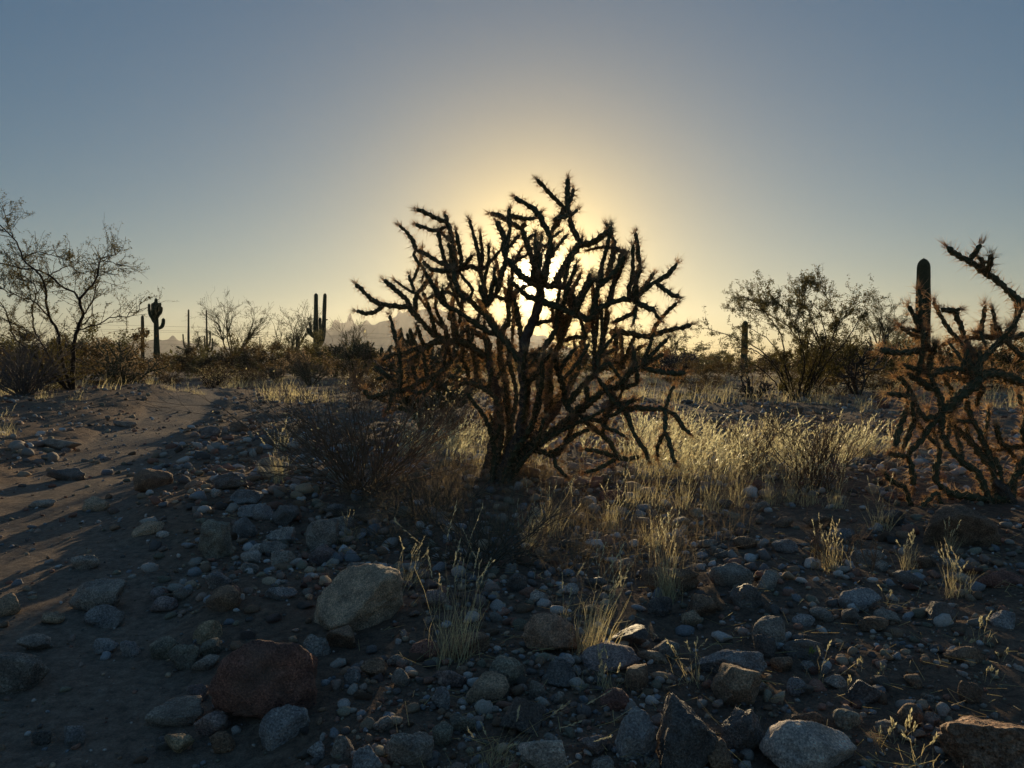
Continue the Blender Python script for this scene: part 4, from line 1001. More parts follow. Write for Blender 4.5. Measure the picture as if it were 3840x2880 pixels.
# ------------------------------------------------------------------ chollas further back
def cholla_plant(name, label, px, base_y, top_y, width, d, seed, style='bush', stem_r=0.016, mat=M_CACTUS, spine=0.03, group=None, per=6, dens=1.0):
    rg = np.random.default_rng(seed)
    b = px_to_world(px, base_y, d); b[2] = float(ground_z(b[0], d))
    H = CAMZ + (HORIZON - top_y) / F_PX * d - b[2]; Wd = width / F_PX * d / 2
    root = thing(name, label, 'cactus', b, group)
    sides, ds, per_l = (8, 0.02, 0.045) if d < 12 else (4, 0.05, 0.06)
    def chain(p, dv, L, r, up=0.25, n=3, wob=0.16):
        q = [p]
        for k in range(n):
            dv = dv + np.array([0, 0, up]) + rg.normal(0, wob, 3); dv /= np.linalg.norm(dv); q.append(q[-1] + dv * L / n)
        return np.array(q), dv
    n_main = 7 if style == 'bush' else 6
    for k in range(n_main):
        parts = []
        a = 2 * math.pi * k / n_main + rg.uniform(-0.35, 0.35); sp = rg.uniform(0.35, 1.0) * Wd / H
        if style == 'tree':
            q0, dv = chain(b + np.array([0, 0, -0.06]), np.array([math.cos(a) * sp * 0.9, math.sin(a) * sp * 0.9, 0.8]), H * 0.62, stem_r * 1.5, 0.12, 5)
        else:
            q0, dv = chain(b + np.array([0, 0, -0.06]), np.array([math.cos(a) * sp, math.sin(a) * sp, 0.75]), H * rg.uniform(0.55, 0.85), stem_r * 1.3, 0.06, 5)
        limb = [(q0, stem_r * 1.5, stem_r)]
        P, s = resample(q0, 0.04)
        n1 = int((9 if style == 'bush' else 10) * dens)
        for _ in range(n1):
            f = rg.uniform(0.3, 1) if style == 'bush' else rg.uniform(0.6, 1)
            p = P[int(f * (len(P) - 1))]
            o2 = np.array([p[0] - b[0], p[1] - b[1], 0.25 * H]); o2 /= np.linalg.norm(o2) + 1e-9
            q1, d1 = chain(p, o2 * 0.7 + rg.normal(0, 0.55, 3), H * rg.uniform(0.16, 0.34), stem_r, 0.16 if style == 'bush' else 0.05)
            limb.append((q1, stem_r, stem_r * 0.85))
            for _ in range(rg.poisson(2.6 if style == 'bush' else 4.5)):
                pp = q1[rg.integers(1, len(q1))]
                q2, _d = chain(pp, d1 + rg.normal(0, 0.7, 3), H * rg.uniform(0.07, 0.17), stem_r, 0.12)
                limb.append((q2, stem_r * 0.85, stem_r * 0.75))
        A = []
        for q, r0, r1 in limb:
            V, F, ap, nd, td, fr = cholla_stem(q, r0, r1, ds=ds, sides=sides, period=per_l, relief=0.4, phase=rg.uniform(0, 6))
            parts.append((V, F)); A.append((ap, nd, td))
        V, F = merge(parts); br = obj('limb', V, F, mat, root, True, b)
        ap, nd, td = (np.concatenate([x[i] for x in A]) for i in range(3))
        SV, SF = needles(rg, ap, nd, td, per, spine, 0.0008 if d < 12 else 0.0013, flat=True)
        s_ = obj('spines', SV, SF, M_SPINE_FAR, br, False, b); s_['kind'] = 'stuff'
    return root
cholla_plant('buckhorn_cholla', 'pale spined sunlit cholla below the twin columned saguaro', 1165, 1442, 1282, 300, 19, 71, 'bush', 0.013, M_CACTUS, 0.038, per=9)
cholla_plant('buckhorn_cholla', 'tangled dark cholla beside the leaning creosote bush', 470, 1432, 1222, 330, 14.5, 72, 'bush', 0.015, M_CACTUS, 0.03, per=6)
cholla_plant('buckhorn_cholla', 'dark cholla half hidden behind the big sunset cholla', 1605, 1470, 1190, 330, 6.6, 73, 'bush', 0.021, M_CACTUS, 0.016, per=4, dens=1.5)
cholla_plant('buckhorn_cholla', 'dense dark cholla standing farther back beside the half hidden one', 1545, 1440, 1240, 270, 11.5, 80, 'bush', 0.022, M_WOOD, 0.014, per=3, dens=1.7)
cholla_plant('chain_fruit_cholla', 'shaggy crowned chain fruit cholla right of the twin columned saguaro', 1345, 1425, 1245, 190, 25, 74, 'tree', 0.028, M_CACTUS, 0.026, per=5, dens=1.3)
cholla_plant('chain_fruit_cholla', 'smaller chain fruit cholla tucked against the twin columned saguaro', 1258, 1425, 1262, 120, 29, 75, 'tree', 0.028, M_CACTUS, 0.026, per=5, dens=1.2)
cholla_plant('chain_fruit_cholla', 'rounded dark chain fruit cholla left of the armless saguaro', 2540, 1440, 1285, 190, 24, 76, 'tree', 0.028, M_WOOD, 0.022, per=4, dens=1.5)
cholla_plant('buckhorn_cholla', 'bare dark antlered cholla on the right flank of the creosote bush', 3215, 1475, 1200, 210, 13.2, 77, 'bush', 0.016, M_WOOD, 0.012, per=2, dens=0.8)
cholla_plant('buckhorn_cholla', 'low sprawling dead cholla at the foot of the creosote bush', 2830, 1478, 1370, 330, 12.6, 78, 'bush', 0.016, M_WOOD, 0.012, per=2, dens=0.7)
cholla_plant('buckhorn_cholla', 'short cholla growing against the left side of the sunlit cholla', 1040, 1438, 1325, 150, 21, 79, 'bush', 0.013, M_CACTUS, 0.034, per=7)

# ------------------------------------------------------------------ power lines
def wire(zh, k):
    a, c = np.array([-260.0, 40.0, 0]), np.array([330.0, 514.0, 0])
    t = np.linspace(0, 1, 60)[:, None]
    P = a + (c - a) * t; P[:, 2] = zh + 1.0 * (2 * ((t[:, 0] * 3.0) % 1.0) - 1) ** 2 * 0.8
    V, F = segs_mesh(poly_segs(P, 0.022, 0.022), 4)
    o = obj('power_line', V, F, M_WIRE); tag(o, 'thin power line wire strung across the sky beyond the saguaros', 'wire', 'power line wires')
for k, zh in enumerate((10.3, 9.3, 8.9, 6.9, 6.1)): wire(zh, k)

# ------------------------------------------------------------------ grasses and dry shrubs
def blades(rg, base, h, lean, width, nseg=4, curve=0.35):
    """ribbons: base (N,3), heights (N,), lean (N,2) horizontal offset of the tip as a fraction of the height"""
    N = len(base); t = np.linspace(0, 1, nseg + 1)
    C = np.empty((N, nseg + 1, 3))
    wob = rg.normal(0, 0.035, (N, nseg + 1, 2)) * t[None, :, None]
    off = lean[:, None, :] * ((1 - curve) * t + curve * t ** 2)[None, :, None] + wob
    C[..., :2] = base[:, None, :2] + off * h[:, None, None]
    C[..., 2] = base[:, 2:3] + h[:, None] * t[None] * (1 - 0.25 * np.clip((lean ** 2).sum(1), 0, 1.5)[:, None] * t[None])
    a = rg.uniform(0, 2 * math.pi, N); side = np.stack([np.cos(a), np.sin(a), np.zeros(N)], -1)
    w = (width * (1 - 0.75 * t))[None, :] if np.ndim(width) == 0 else width[:, None] * (1 - 0.75 * t)[None]
    V = np.stack([C - side[:, None] * w[..., None] / 2, C + side[:, None] * w[..., None] / 2], 2)
    b = (np.arange(N) * (nseg + 1) * 2)[:, None]
    F = np.concatenate([b + np.array([[2 * k, 2 * k + 1, 2 * k + 3, 2 * k + 2]]) for k in range(nseg)])
    return V.reshape(-1, 3), F, C

def seed_heads(rg, C, h, per=9, size=0.010, frac=0.3, wid=0.28):
    """slender spikelets up the top of each stalk (C: stalk centre lines)"""
    N = len(C)
    if N == 0: return np.zeros((0, 3)), np.zeros((0, 4), int)
    top, sub = C[:, -1], C[:, -2]
    d = top - sub; d /= np.linalg.norm(d, axis=1, keepdims=True) + 1e-9
    f = np.linspace(0, 1, per)
    p0 = top[:, None] - d[:, None] * (h[:, None] * frac * f[None])[..., None]
    e = d[:, None] + rg.normal(0, 0.20, (N, per, 3)); e /= np.linalg.norm(e, axis=2, keepdims=True)
    ln = size * rg.uniform(0.7, 1.5, (N, per, 1)); s = np.cross(e, rg.normal(size=(N, per, 3))); s /= np.linalg.norm(s, axis=2, keepdims=True) + 1e-9
    V = np.stack([p0, p0 + e * ln * 0.5 + s * ln * wid, p0 + e * ln, p0 + e * ln * 0.5 - s * ln * wid], 2).reshape(-1, 3)
    F = np.arange(N * per)[:, None] * 4 + np.array([[0, 1, 2, 3]])
    return V, F

def tuft(label, px, py, h_px, seed, n=60, lean=(0.1, 0.0), spread=0.05, stalks=10, name='grass_tuft', group=None, splay=0.35, wide=0.0016, extra=()):
    rg = np.random.default_rng(5000 + seed)
    b = ground_hit(px, py); H = h_px / F_PX * b[1]
    root = thing(name, label, 'grass', b, group)
    base = b + np.concatenate([rg.normal(0, spread * H + 0.008, (n, 2)), np.zeros((n, 1))], 1); base[:, 2] = ground_z(base[:, 0], base[:, 1]) - 0.01
    hh = H * rg.uniform(0.22, 0.62, n); ln = rg.normal(0, splay, (n, 2)) + np.array(lean)
    V, F, _ = blades(rg, base, hh, ln, wide)
    o = obj('blades', V, F, M_GRASS, root, False, b); o['kind'] = 'stuff'
    base = b + np.concatenate([rg.normal(0, spread * H * 0.6 + 0.005, (stalks, 2)), np.zeros((stalks, 1))], 1); base[:, 2] = b[2] - 0.01
    hh = H * rg.uniform(0.6, 1.08, stalks); ln = rg.normal(0, splay * 0.55, (stalks, 2)) + np.array(lean)
    for k, (lx, hy) in enumerate(extra): ln[k] = (lx, -0.05); hh[k] = hy * H
    V, F, C = blades(rg, base, hh, ln, wide * 0.8, 6)
    o = obj('stalks', V, F, M_GRASS, root, False, b); o['kind'] = 'stuff'
    V, F = seed_heads(rg, C, hh, 13, 0.009 * max(0.8, H / 0.3), 0.26, 0.17)
    o = obj('seed_heads', V, F, M_SEED, root, False, b); o['kind'] = 'stuff'

tuft('tall pale grass tuft with long seed stalks beside the big tan boulder', 1700, 2480, 560, 1, 80, (0.10, 0.05), 0.05, 12, splay=0.22)
tuft('leaning golden grass tuft behind the orange stained rock', 2205, 2450, 440, 2, 90, (0.30, 0.05), 0.06, 16, splay=0.24)
tuft('upright grass tuft growing in front of the wide dark boulder', 2500, 2245, 330, 3, 70, (0.02, 0.05), 0.045, 14, splay=0.2)
tuft('bushy yellow grass tuft beside the lavender grey stone with stalks sweeping sideways', 1850, 2868, 215, 4, 110, (0.25, 0.0), 0.10, 9, splay=0.5, wide=0.0013, extra=((1.15, 2.0), (1.6, 1.1), (1.0, 1.3), (0.8, 1.4)))
tuft('dim grass tuft on the shaded right side of the big tan boulder', 1530, 2195, 190, 5, 50, (0.1, 0.0), 0.08, 9)
tuft('thin grass tuft above the small reddish brown rock', 2265, 2590, 200, 6, 32, (0.0, 0.0), 0.05, 6)
tuft('sparse grass sprig left of the pale blue slab', 2600, 2570, 240, 7, 22, (-0.2, 0.0), 0.04, 5)
tuft('grass tuft with white stalks beside the tan rock left of the twiggy shrub', 1045, 1812, 200, 8, 60, (-0.1, 0.0), 0.06, 12)
tuft('low pale grass tuft between the shaded grey rocks under the twiggy shrub', 1300, 2035, 130, 9, 60, (0.1, 0.0), 0.08, 4)
tuft('bright golden grass tuft standing alone in the gravel below the red slab', 3575, 2235, 215, 10, 46, (0.0, 0.0), 0.05, 12, splay=0.26)
tuft('lit grass tuft mixed with dark twigs in the gravel', 3112, 2140, 200, 11, 60, (0.05, 0.0), 0.10, 16, splay=0.35)
tuft('small lit grass tuft right of the tuft with dark twigs', 3400, 2135, 170, 12, 36, (0.1, 0.0), 0.05, 9)
tuft('dry grass sprig at the left edge of the stony path bank', 8, 1632, 120, 13, 60, (0.0, 0.0), 0.12, 8)
tuft('single tall grass sprig leaning beside the dark blue rock', 3300, 1985, 240, 14, 40, (0.05, 0.0), 0.06, 6)
tuft('dim grass sprig above the gravel right of the large dark boulder', 3555, 2075, 150, 15, 36, (0.1, 0.0), 0.06, 5)
G = 'grass tufts along the edge of the golden grass'
for k, (x, y, h) in enumerate([(2960, 1885, 180), (2885, 1890, 160), (3125, 1905, 200), (2660, 1915, 220), (2745, 1895, 210), (2370, 1905, 240), (2455, 1895, 240), (2560, 1905, 200), (3030, 1895, 190), (2290, 1990, 200), (2060, 2010, 230), (1980, 2080, 200), (2440, 2060, 200)]):
    tuft('knee low seeded grass tuft at the shaded edge of the golden grass', x, y, h, 30 + k, 46, (0.12, 0.0), 0.07, 14, group=G)
G = 'small sprigs in the gravel'
for k, (x, y, h) in enumerate([(3070, 2560, 170), (3370, 2790, 130), (3440, 2880, 200), (3320, 2270, 90), (3630, 2430, 60), (3740, 2480, 70), (3225, 2510, 60), (3300, 2800, 110), (3290, 2530, 50), (3670, 2410, 150), (3180, 2600, 70), (2110, 2330, 210), (1640, 2290, 160), (3700, 2560, 90)]):
    tuft('tiny dry grass sprig among the gravel and stones', x, y, h, 50 + k, 10, (0.15, 0.0), 0.06, 3, group=G)
G = 'grass tufts along the path'
for k, (x, y, h) in enumerate([(165, 1495, 45), (290, 1500, 40), (640, 1462, 45), (700, 1470, 40), (740, 1478, 40), (330, 1440, 40), (560, 1440, 50), (860, 1455, 60), (960, 1450, 60), (1060, 1460, 50)]):
    tuft('short pale grass tuft at the edge of the dirt path', x, y, h, 80 + k, 40, (0.05, 0.0), 0.3, 8, group=G, wide=0.003)

def grass_field():
    rg = np.random.default_rng(99)
    n = 5200
    px = rg.uniform(1000, 3620, n); d = np.exp(rg.uniform(math.log(3.7), math.log(15.0), n))
    x = (px - 1920) / F_PX * d
    dens = -0.22 + 0.75 * vnoise(x * 0.9, d * 0.9, 40) + 0.55 * vnoise(x * 2.5, d * 2.5, 41)
    dens += np.where((px > 2150) & (px < 3450) & (d < 8.0), 0.10, 0.0)                       # the golden drift right of the cholla
    dens += np.where((px > 1500) & (px < 2200) & (d > 4.0) & (d < 6.5), 0.5, 0.0)            # behind the trunk
    dens -= np.where((d > 7.0) & (d < 12.0), 0.30, 0.0)                        # stony strip
    dens -= np.where((px < 1500) & (d < 4.3), 0.25, 0.0) - np.where((px > 1000) & (px < 1750) & (d > 4.3) & (d < 5.6), 0.5, 0.0)
    dens -= np.where((px < 1250) & (d > 5.6) & (d < 11), 0.9, 0.0)
    dens -= np.where((px > 3330) & (d < 4.6), 0.7, 0.0)
    keep = (rg.random(n) < dens) & (trail_dist(x, d) > 0.9)
    x, d = x[keep], d[keep]; m = len(x)
    per = 14
    bx = np.repeat(x, per) + rg.normal(0, 0.03, m * per); by = np.repeat(d, per) + rg.normal(0, 0.03, m * per)
    base = np.stack([bx, by, ground_z(bx, by) - 0.01], -1)
    th = np.repeat(rg.uniform(0.09, 0.29, m), per)
    h = th * rg.uniform(0.45, 1.05, m * per)
    h = h * np.where(by > 7.5, 0.62, 1.0)
    lean = rg.normal(0, 0.32, (m * per, 2)) + np.array([0.28, -0.05])
    wd = 0.0014 + 0.00035 * np.clip(by - 3.5, 0, 8)
    V, F, C = blades(rg, base, h, lean, wd, 4)
    o = obj('dry_grass', V, F, M_GRASS); tag(o, 'drift of backlit golden dry grass behind the big cholla', 'grass', kind='stuff')
    hs = (h > 0.75 * th) & (rg.random(len(h)) < 0.7)
    V, F = seed_heads(rg, C[hs], h[hs], 9, 0.020, 0.36, 0.13)
    o = obj('seed_heads', V, F, M_SEED, o); o['kind'] = 'stuff'
grass_field()

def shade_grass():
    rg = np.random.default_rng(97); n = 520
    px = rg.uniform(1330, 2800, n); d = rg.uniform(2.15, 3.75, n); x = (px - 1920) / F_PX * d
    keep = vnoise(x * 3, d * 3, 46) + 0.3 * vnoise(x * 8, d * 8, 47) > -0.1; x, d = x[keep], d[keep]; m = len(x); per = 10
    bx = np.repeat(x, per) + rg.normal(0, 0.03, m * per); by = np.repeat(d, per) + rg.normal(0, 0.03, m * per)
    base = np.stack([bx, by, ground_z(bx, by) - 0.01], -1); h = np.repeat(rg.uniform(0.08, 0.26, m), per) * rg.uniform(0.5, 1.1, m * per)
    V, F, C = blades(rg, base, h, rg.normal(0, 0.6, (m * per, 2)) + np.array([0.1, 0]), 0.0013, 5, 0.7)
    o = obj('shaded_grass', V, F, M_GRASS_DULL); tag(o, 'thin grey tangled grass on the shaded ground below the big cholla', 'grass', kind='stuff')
shade_grass()

def far_grass():
    rg = np.random.default_rng(98); n = 3000
    ang = rg.uniform(-0.68, 0.68, n); r = rg.uniform(11, 30, n)
    x, y = r * np.sin(ang), r * np.cos(ang)
    keep = (vnoise(x * 0.5, y * 0.5, 44) > -0.1) & (trail_dist(x, y) > 0.9); x, y = x[keep], y[keep]; m = len(x); per = 9
    bx = np.repeat(x, per) + rg.normal(0, 0.08, m * per); by = np.repeat(y, per) + rg.normal(0, 0.08, m * per)
    base = np.stack([bx, by, ground_z(bx, by) - 0.01], -1); h = np.repeat(rg.uniform(0.12, 0.34, m), per) * rg.uniform(0.5, 1.1, m * per)
    V, F, C = blades(rg, base, h, rg.normal(0, 0.3, (m * per, 2)) + np.array([0.15, 0]), 0.0055, 3)
    o = obj('far_dry_grass', V, F, M_GRASS); tag(o, 'scattered straw coloured grass below the scrub belt', 'grass', kind='stuff')
far_grass()

def dry_shrub(name, label, px, py, w_px, h_px, seed, n, bark, d=None, flat=0.9, seeds=0, twig=0.0016, group=None):
    rg = np.random.default_rng(6000 + seed)
    b = ground_hit(px, py) if d is None else np.array([(px - 1920) / F_PX * d, d, float(ground_z((px - 1920) / F_PX * d, d))])
    H = h_px / F_PX * b[1]; Wd = w_px / 2 / F_PX * b[1]
    root = thing(name, label, 'shrub', b, group)
    cfg = dict(steps=5, wobble=0.11, up=0.035, kids=(0.75, 0.65, 0.3), levels=3, ratio=0.55, angle=0.5, rr=0.75, taper=0.5, bare=0)
    allseg = []
    for k in range(n):
        a = 2 * math.pi * k / n + rg.uniform(-0.3, 0.3); sp = rg.uniform(0.15, 1.0)
        p = b + np.array([rg.normal(0, 0.04), rg.normal(0, 0.04), -0.02])
        dv = np.array([math.cos(a) * sp * Wd, math.sin(a) * sp * Wd * flat, H * rg.uniform(0.6, 1.0)])
        sg, tips = [], []
        grow(rg, p, dv, np.linalg.norm(dv) * 0.85, twig * 2.2, 0, cfg, sg, tips); allseg += sg
        V, F = segs_mesh(sg, 3, twig * 0.42); o = obj('stem', V, F, bark, root, False, b)
    if seeds:
        pts = along(allseg, rg, seeds, twig * 1.2); V, F = leaf_specks(rg, pts, 0.007, 0.004, 1)
        o = obj('dry_leaves', V, F, M_GRASS, root, False, b); o['kind'] = 'stuff'
    return root
dry_shrub('dry_shrub', 'dark leafless twiggy shrub left of the big cholla trunk', 1370, 1850, 1350, 400, 1, 54, M_TWIG_RED, seeds=0.012, twig=0.0015)
dry_shrub('dry_shrub', 'reddish leafless shrub in the golden grass left of the spiny green cholla', 3060, 1830, 560, 290, 2, 34, M_TWIG_RED, seeds=0.03, twig=0.0015)
dry_shrub('dry_shrub', 'low tangle of fine dead stems on the shaded ground below the big cholla', 1790, 2110, 980, 190, 3, 30, M_TWIG_DULL, twig=0.0011)
dry_shrub('dry_shrub', 'flat tangle of dry twigs between the twiggy shrub and the cholla trunk', 1620, 1935, 620, 150, 4, 26, M_TWIG_DULL, twig=0.0011)
dry_shrub('dry_shrub', 'small reddish twiggy shrub rising from the golden grass', 2820, 1770, 360, 230, 5, 22, M_TWIG_RED, seeds=0.03, twig=0.0012)
dry_shrub('dry_shrub', 'brown brittle shrub behind the big cholla trunk', 1700, 1560, 520, 190, 6, 26, M_TWIG_RED, d=5.6, seeds=0.3, twig=0.0024)
dry_shrub('dry_shrub', 'dark low shrub in the gravel with grass growing through it', 3120, 2130, 120, 170, 7, 14, M_TWIG_RED, seeds=0.0, twig=0.0011)
dry_shrub('dead_brush', 'grey pile of dead brush under the leaning creosote bush', 90, 1468, 480, 190, 8, 34, M_TWIG_GREY, d=10.0, twig=0.0055)
dry_shrub('dead_brush', 'small heap of dead sticks beside the dead brush pile', -60, 1440, 360, 130, 9, 20, M_TWIG_GREY, d=11.4, twig=0.0050)
dry_shrub('dry_shrub', 'low dark shrub between the dirt path and the sunlit cholla', 800, 1455, 200, 70, 10, 22, M_TWIG, d=13.5, seeds=0.4, twig=0.0035)

# ------------------------------------------------------------------ rocks
def ico(sub):
    import bmesh
    bm = bmesh.new(); bmesh.ops.create_icosphere(bm, subdivisions=sub, radius=1.0)
    V = np.array([v.co[:] for v in bm.verts]); F = np.array([[v.index for v in f.verts] for f in bm.faces]); bm.free()
    return V, F
ICO = {k: ico(k) for k in (1, 2, 3, 4, 5)}
def rock_shape(seed, sub, facets=11, soft=14.0, rough=0.05, pits=0.0, cut=None):
    """rounded stone: unit sphere shaved by random planes, edges softened, surface roughened"""
    rg = np.random.default_rng(seed); U, F = ICO[sub]
    n = rg.normal(size=(facets, 3)); n /= np.linalg.norm(n, axis=1, keepdims=True)
    hgt = rg.uniform(0.42, 0.86, facets)
    if cut is not None:                              # a given flat face
        n[0] = np.array(cut[:3]) / np.linalg.norm(cut[:3]); hgt[0] = cut[3]
    dots = U @ n.T
    r = np.where(dots > 0.05, hgt[None] / np.maximum(dots, 0.05), 3.0)
    r = np.minimum(r, 3.0); r = np.concatenate([r, np.full((len(U), 1), 1.05)], 1)
    rad = -np.log(np.exp(-soft * r).sum(1)) / soft
    o = rg.uniform(0, 50, 3)
    q = np.array([mnoise.noise(Vector(u * 1.7 + o)) + 0.5 * mnoise.noise(Vector(u * 4.1 + o)) + 0.34 * mnoise.noise(Vector(u * 9.5 + o)) + 0.2 * mnoise.noise(Vector(u * 21 + o)) for u in U])
    rad = rad * (1 + rough * 2.2 * q)
    if pits:
        q2 = np.array([mnoise.noise(Vector(u * 14 + o)) for u in U]); rad = rad - pits * np.clip(q2 - 0.05, 0, 1)
    V = U * rad[:, None]
    lo, hi = V.min(0), V.max(0); return (V - (lo + hi) / 2) / ((hi - lo) / 2), F

def zone(x, y):
    if trail_dist(np.array(x), np.array(y)) < 0.42: return 'on the dirt path'
    if trail_dist(np.array(x), np.array(y)) < 1.0: return 'on the stony verge of the dirt path'
    if x < 0.0: return 'in the shaded rubble below the twiggy shrub' if y < 3.2 else 'beside the twiggy shrub'
    if y > 3.4: return 'at the edge of the golden grass'
    return 'in the rubble below the big cholla' if x < 0.75 else 'in the open gravel below the spiny green cholla'

def rock(px, py, w, h, color, seed, label=None, sub=4, facets=11, rough=0.05, mat=None, pits=0.0, deep=0.85, tilt=None, cut=None):
    rg = np.random.default_rng(7000 + seed)
    b = ground_hit(px, py + 0.40 * h); d = b[1]
    W, Hh = w / F_PX * d / 2, h / F_PX * d / 2
    V, F = rock_shape(7000 + seed, sub, facets, 55, rough * 1.3, pits, cut)
    D = deep * min(W, 1.6 * Hh) if Hh < W else W
    V = V * np.array([W * 1.04, D, Hh * 1.12])
    a = tilt if tilt is not None else rg.uniform(-0.16, 0.16); ca, sa = math.cos(a), math.sin(a)
    V = V @ np.array([[ca, 0, -sa], [0, 1, 0], [sa, 0, ca]])
    zc = CAMZ + (HORIZON - py) / F_PX * d
    b = np.array([b[0], b[1] + D * 0.45, min(zc, b[2] + Hh * 0.60)])
    me = mesh_np('rock', V, F, mat or M_STONE[color], True)
    o = bpy.data.objects.new('rock', me); o.location = b; put(o)
    if label: tag(o, label, 'rock')
    else:
        size = 'boulder' if W > 0.075 else ('cobble' if W > 0.03 else 'stone')
        shape = 'flat' if h < 0.5 * w else ('upright' if h > 1.05 * w else 'rounded')
        lab = f'{shape} {color} {size} {zone(b[0], b[1])}'
        tag(o, lab, 'rock', lab)
    return o
BIG = [
 (985, 2545, 395, 320, 'reddish brown', 'large angular reddish brown boulder, biggest in the shaded foreground rubble', 5, 8, 0.05, 1),
 (1320, 2262, 340, 245, 'tan', 'large rounded tan granite boulder beside the tall pale grass tuft', 5, 10, 0.035, 9),
 (1054, 2730, 185, 145, 'bluish grey', 'blue green speckled cobble leaning on the large reddish brown boulder', 5, 10, 0.04, 3),
 (1180, 2425, 105, 78, 'white', 'small chalky white stone between the reddish and the tan boulders', 4, 7, 0.09, 4),
 (1270, 2397, 128, 82, 'brown', 'smooth brown cobble at the foot of the large tan boulder', 4, 10, 0.03, 5),
 (2068, 2386, 215, 152, 'pinkish tan', 'orange stained pinkish boulder in front of the leaning golden grass', 5, 10, 0.05, 6),
 (1962, 2690, 178, 142, 'dark', 'dark speckled round boulder above the lavender grey stone', 5, 12, 0.03, 7),
 (2040, 2822, 184, 140, 'pale grey', 'smooth lavender grey round stone behind the bushy yellow grass', 5, 14, 0.02, 8),
 (2390, 2762, 152, 180, 'bluish grey', 'upright blue grey stone left of the big dark slate boulder', 5, 9, 0.04, 2),
 (2590, 2755, 275, 290, 'dark', 'big dark blue slate boulder with shiny streaks', 5, 8, 0.05, 10),
 (2768, 2580, 168, 170, 'tan', 'domed tan granite boulder in front of the pale blue slab', 5, 12, 0.03, 11),
 (2752, 2495, 245, 104, 'bluish grey', 'long pale blue slab behind the domed tan boulder', 5, 10, 0.05, 12),
 (2795, 2745, 165, 165, 'dark', 'rough black boulder squeezed between slate boulder and pale block', 5, 10, 0.06, 13),
 (3062, 2815, 352, 195, 'pale grey', 'large pale bluish white block in the right foreground', 5, 9, 0.03, 14),
 (3730, 2810, 350, 215, 'pinkish tan', 'large pitted boulder catching golden sunlight in the foreground corner', 5, 10, 0.06, 15),
 (3612, 1980, 250, 170, 'brown', 'large dark brown boulder under the spiny green cholla', 5, 9, 0.03, 16),
 (3750, 2172, 205, 62, 'reddish brown', 'flat rust red slab right of the lone golden grass tuft', 4, 8, 0.04, 17),
 (802, 2030, 126, 156, 'greenish grey', 'upright mottled green grey boulder on the path verge', 5, 9, 0.05, 18),
 (240, 1782, 150, 50, 'dark', 'dark low blue grey rock in the middle of the dirt path', 4, 9, 0.04, 19),
 (215, 1667, 158, 46, 'grey', 'low grey rock across the far dirt path', 4, 10, 0.04, 20),
 (50, 2530, 165, 155, 'grey', 'grey boulder beside the near dirt path at the frame edge', 5, 11, 0.04, 21),
 (766, 2375, 106, 92, 'yellowish', 'round pale speckled cobble uphill of the large reddish boulder', 4, 13, 0.03, 22),
 (660, 2800, 104, 78, 'yellowish', 'small mustard yellow stone left of the blue green speckled cobble', 4, 9, 0.04, 23),
 (3492, 2622, 46, 28, 'white', 'tiny bright white quartz stone alone in the gravel', 4, 9, 0.08, 24),
 (2520, 2182, 225, 108, 'brown', 'wide dark boulder behind the upright grass tuft', 5, 9, 0.05, 25),
 (2020, 2240, 80, 62, 'pale grey', 'pale blue white cobble left of the leaning golden grass', 4, 9, 0.03, 26),
 (2300, 1865, 96, 60, 'reddish brown', 'flat rusty rock in the shade under the drooping cholla arms', 4, 7, 0.04, 27),
 (355, 2240, 200, 118, 'grey', 'broad half buried grey tan boulder at the path edge', 5, 9, 0.04, 28),
 (3025, 2440, 165, 82, 'dark', 'dark wedge shaped rock with a yellow green lichen spot', 5, 8, 0.05, 29),
 (1205, 2005, 122, 122, 'grey', 'upright grey boulder behind the low pale grass tuft', 5, 9, 0.04, 30),
]
for px, py, w, h, c, lab, sub, fc, ro, sd in BIG:
    sunlit = 'golden sunlight' in lab
    o = rock(px, py, w, h, c, sd, lab, sub, fc, ro, M_PITTED if sunlit else None, 0.10 if sunlit else 0.0, deep=1.15 if sunlit else 0.85, tilt=0.06 if sunlit else None, cut=(0.0, 0.42, 0.9, 0.34) if sunlit else None)
    if 'lichen' in lab:                              # the lichen is a crust of its own on the rock
        rg = np.random.default_rng(4); mv = np.array([v.co[:] for v in o.data.vertices])
        pk = mv[np.argmin(((mv - np.array([-0.006, -0.035, 0.016])) ** 2).sum(1))]
        V, F = leaf_specks(rg, np.tile(pk, (60, 1)), 0.0022, 0.0035, 1)
        m_l = thin_material('lichen', (0.30, 0.33, 0.06), (0.3, 0.33, 0.06), 0.1); l_ = obj('lichen', V, F, m_l, o); l_['kind'] = 'stuff'; l_['label'] = 'yellow green lichen crust'
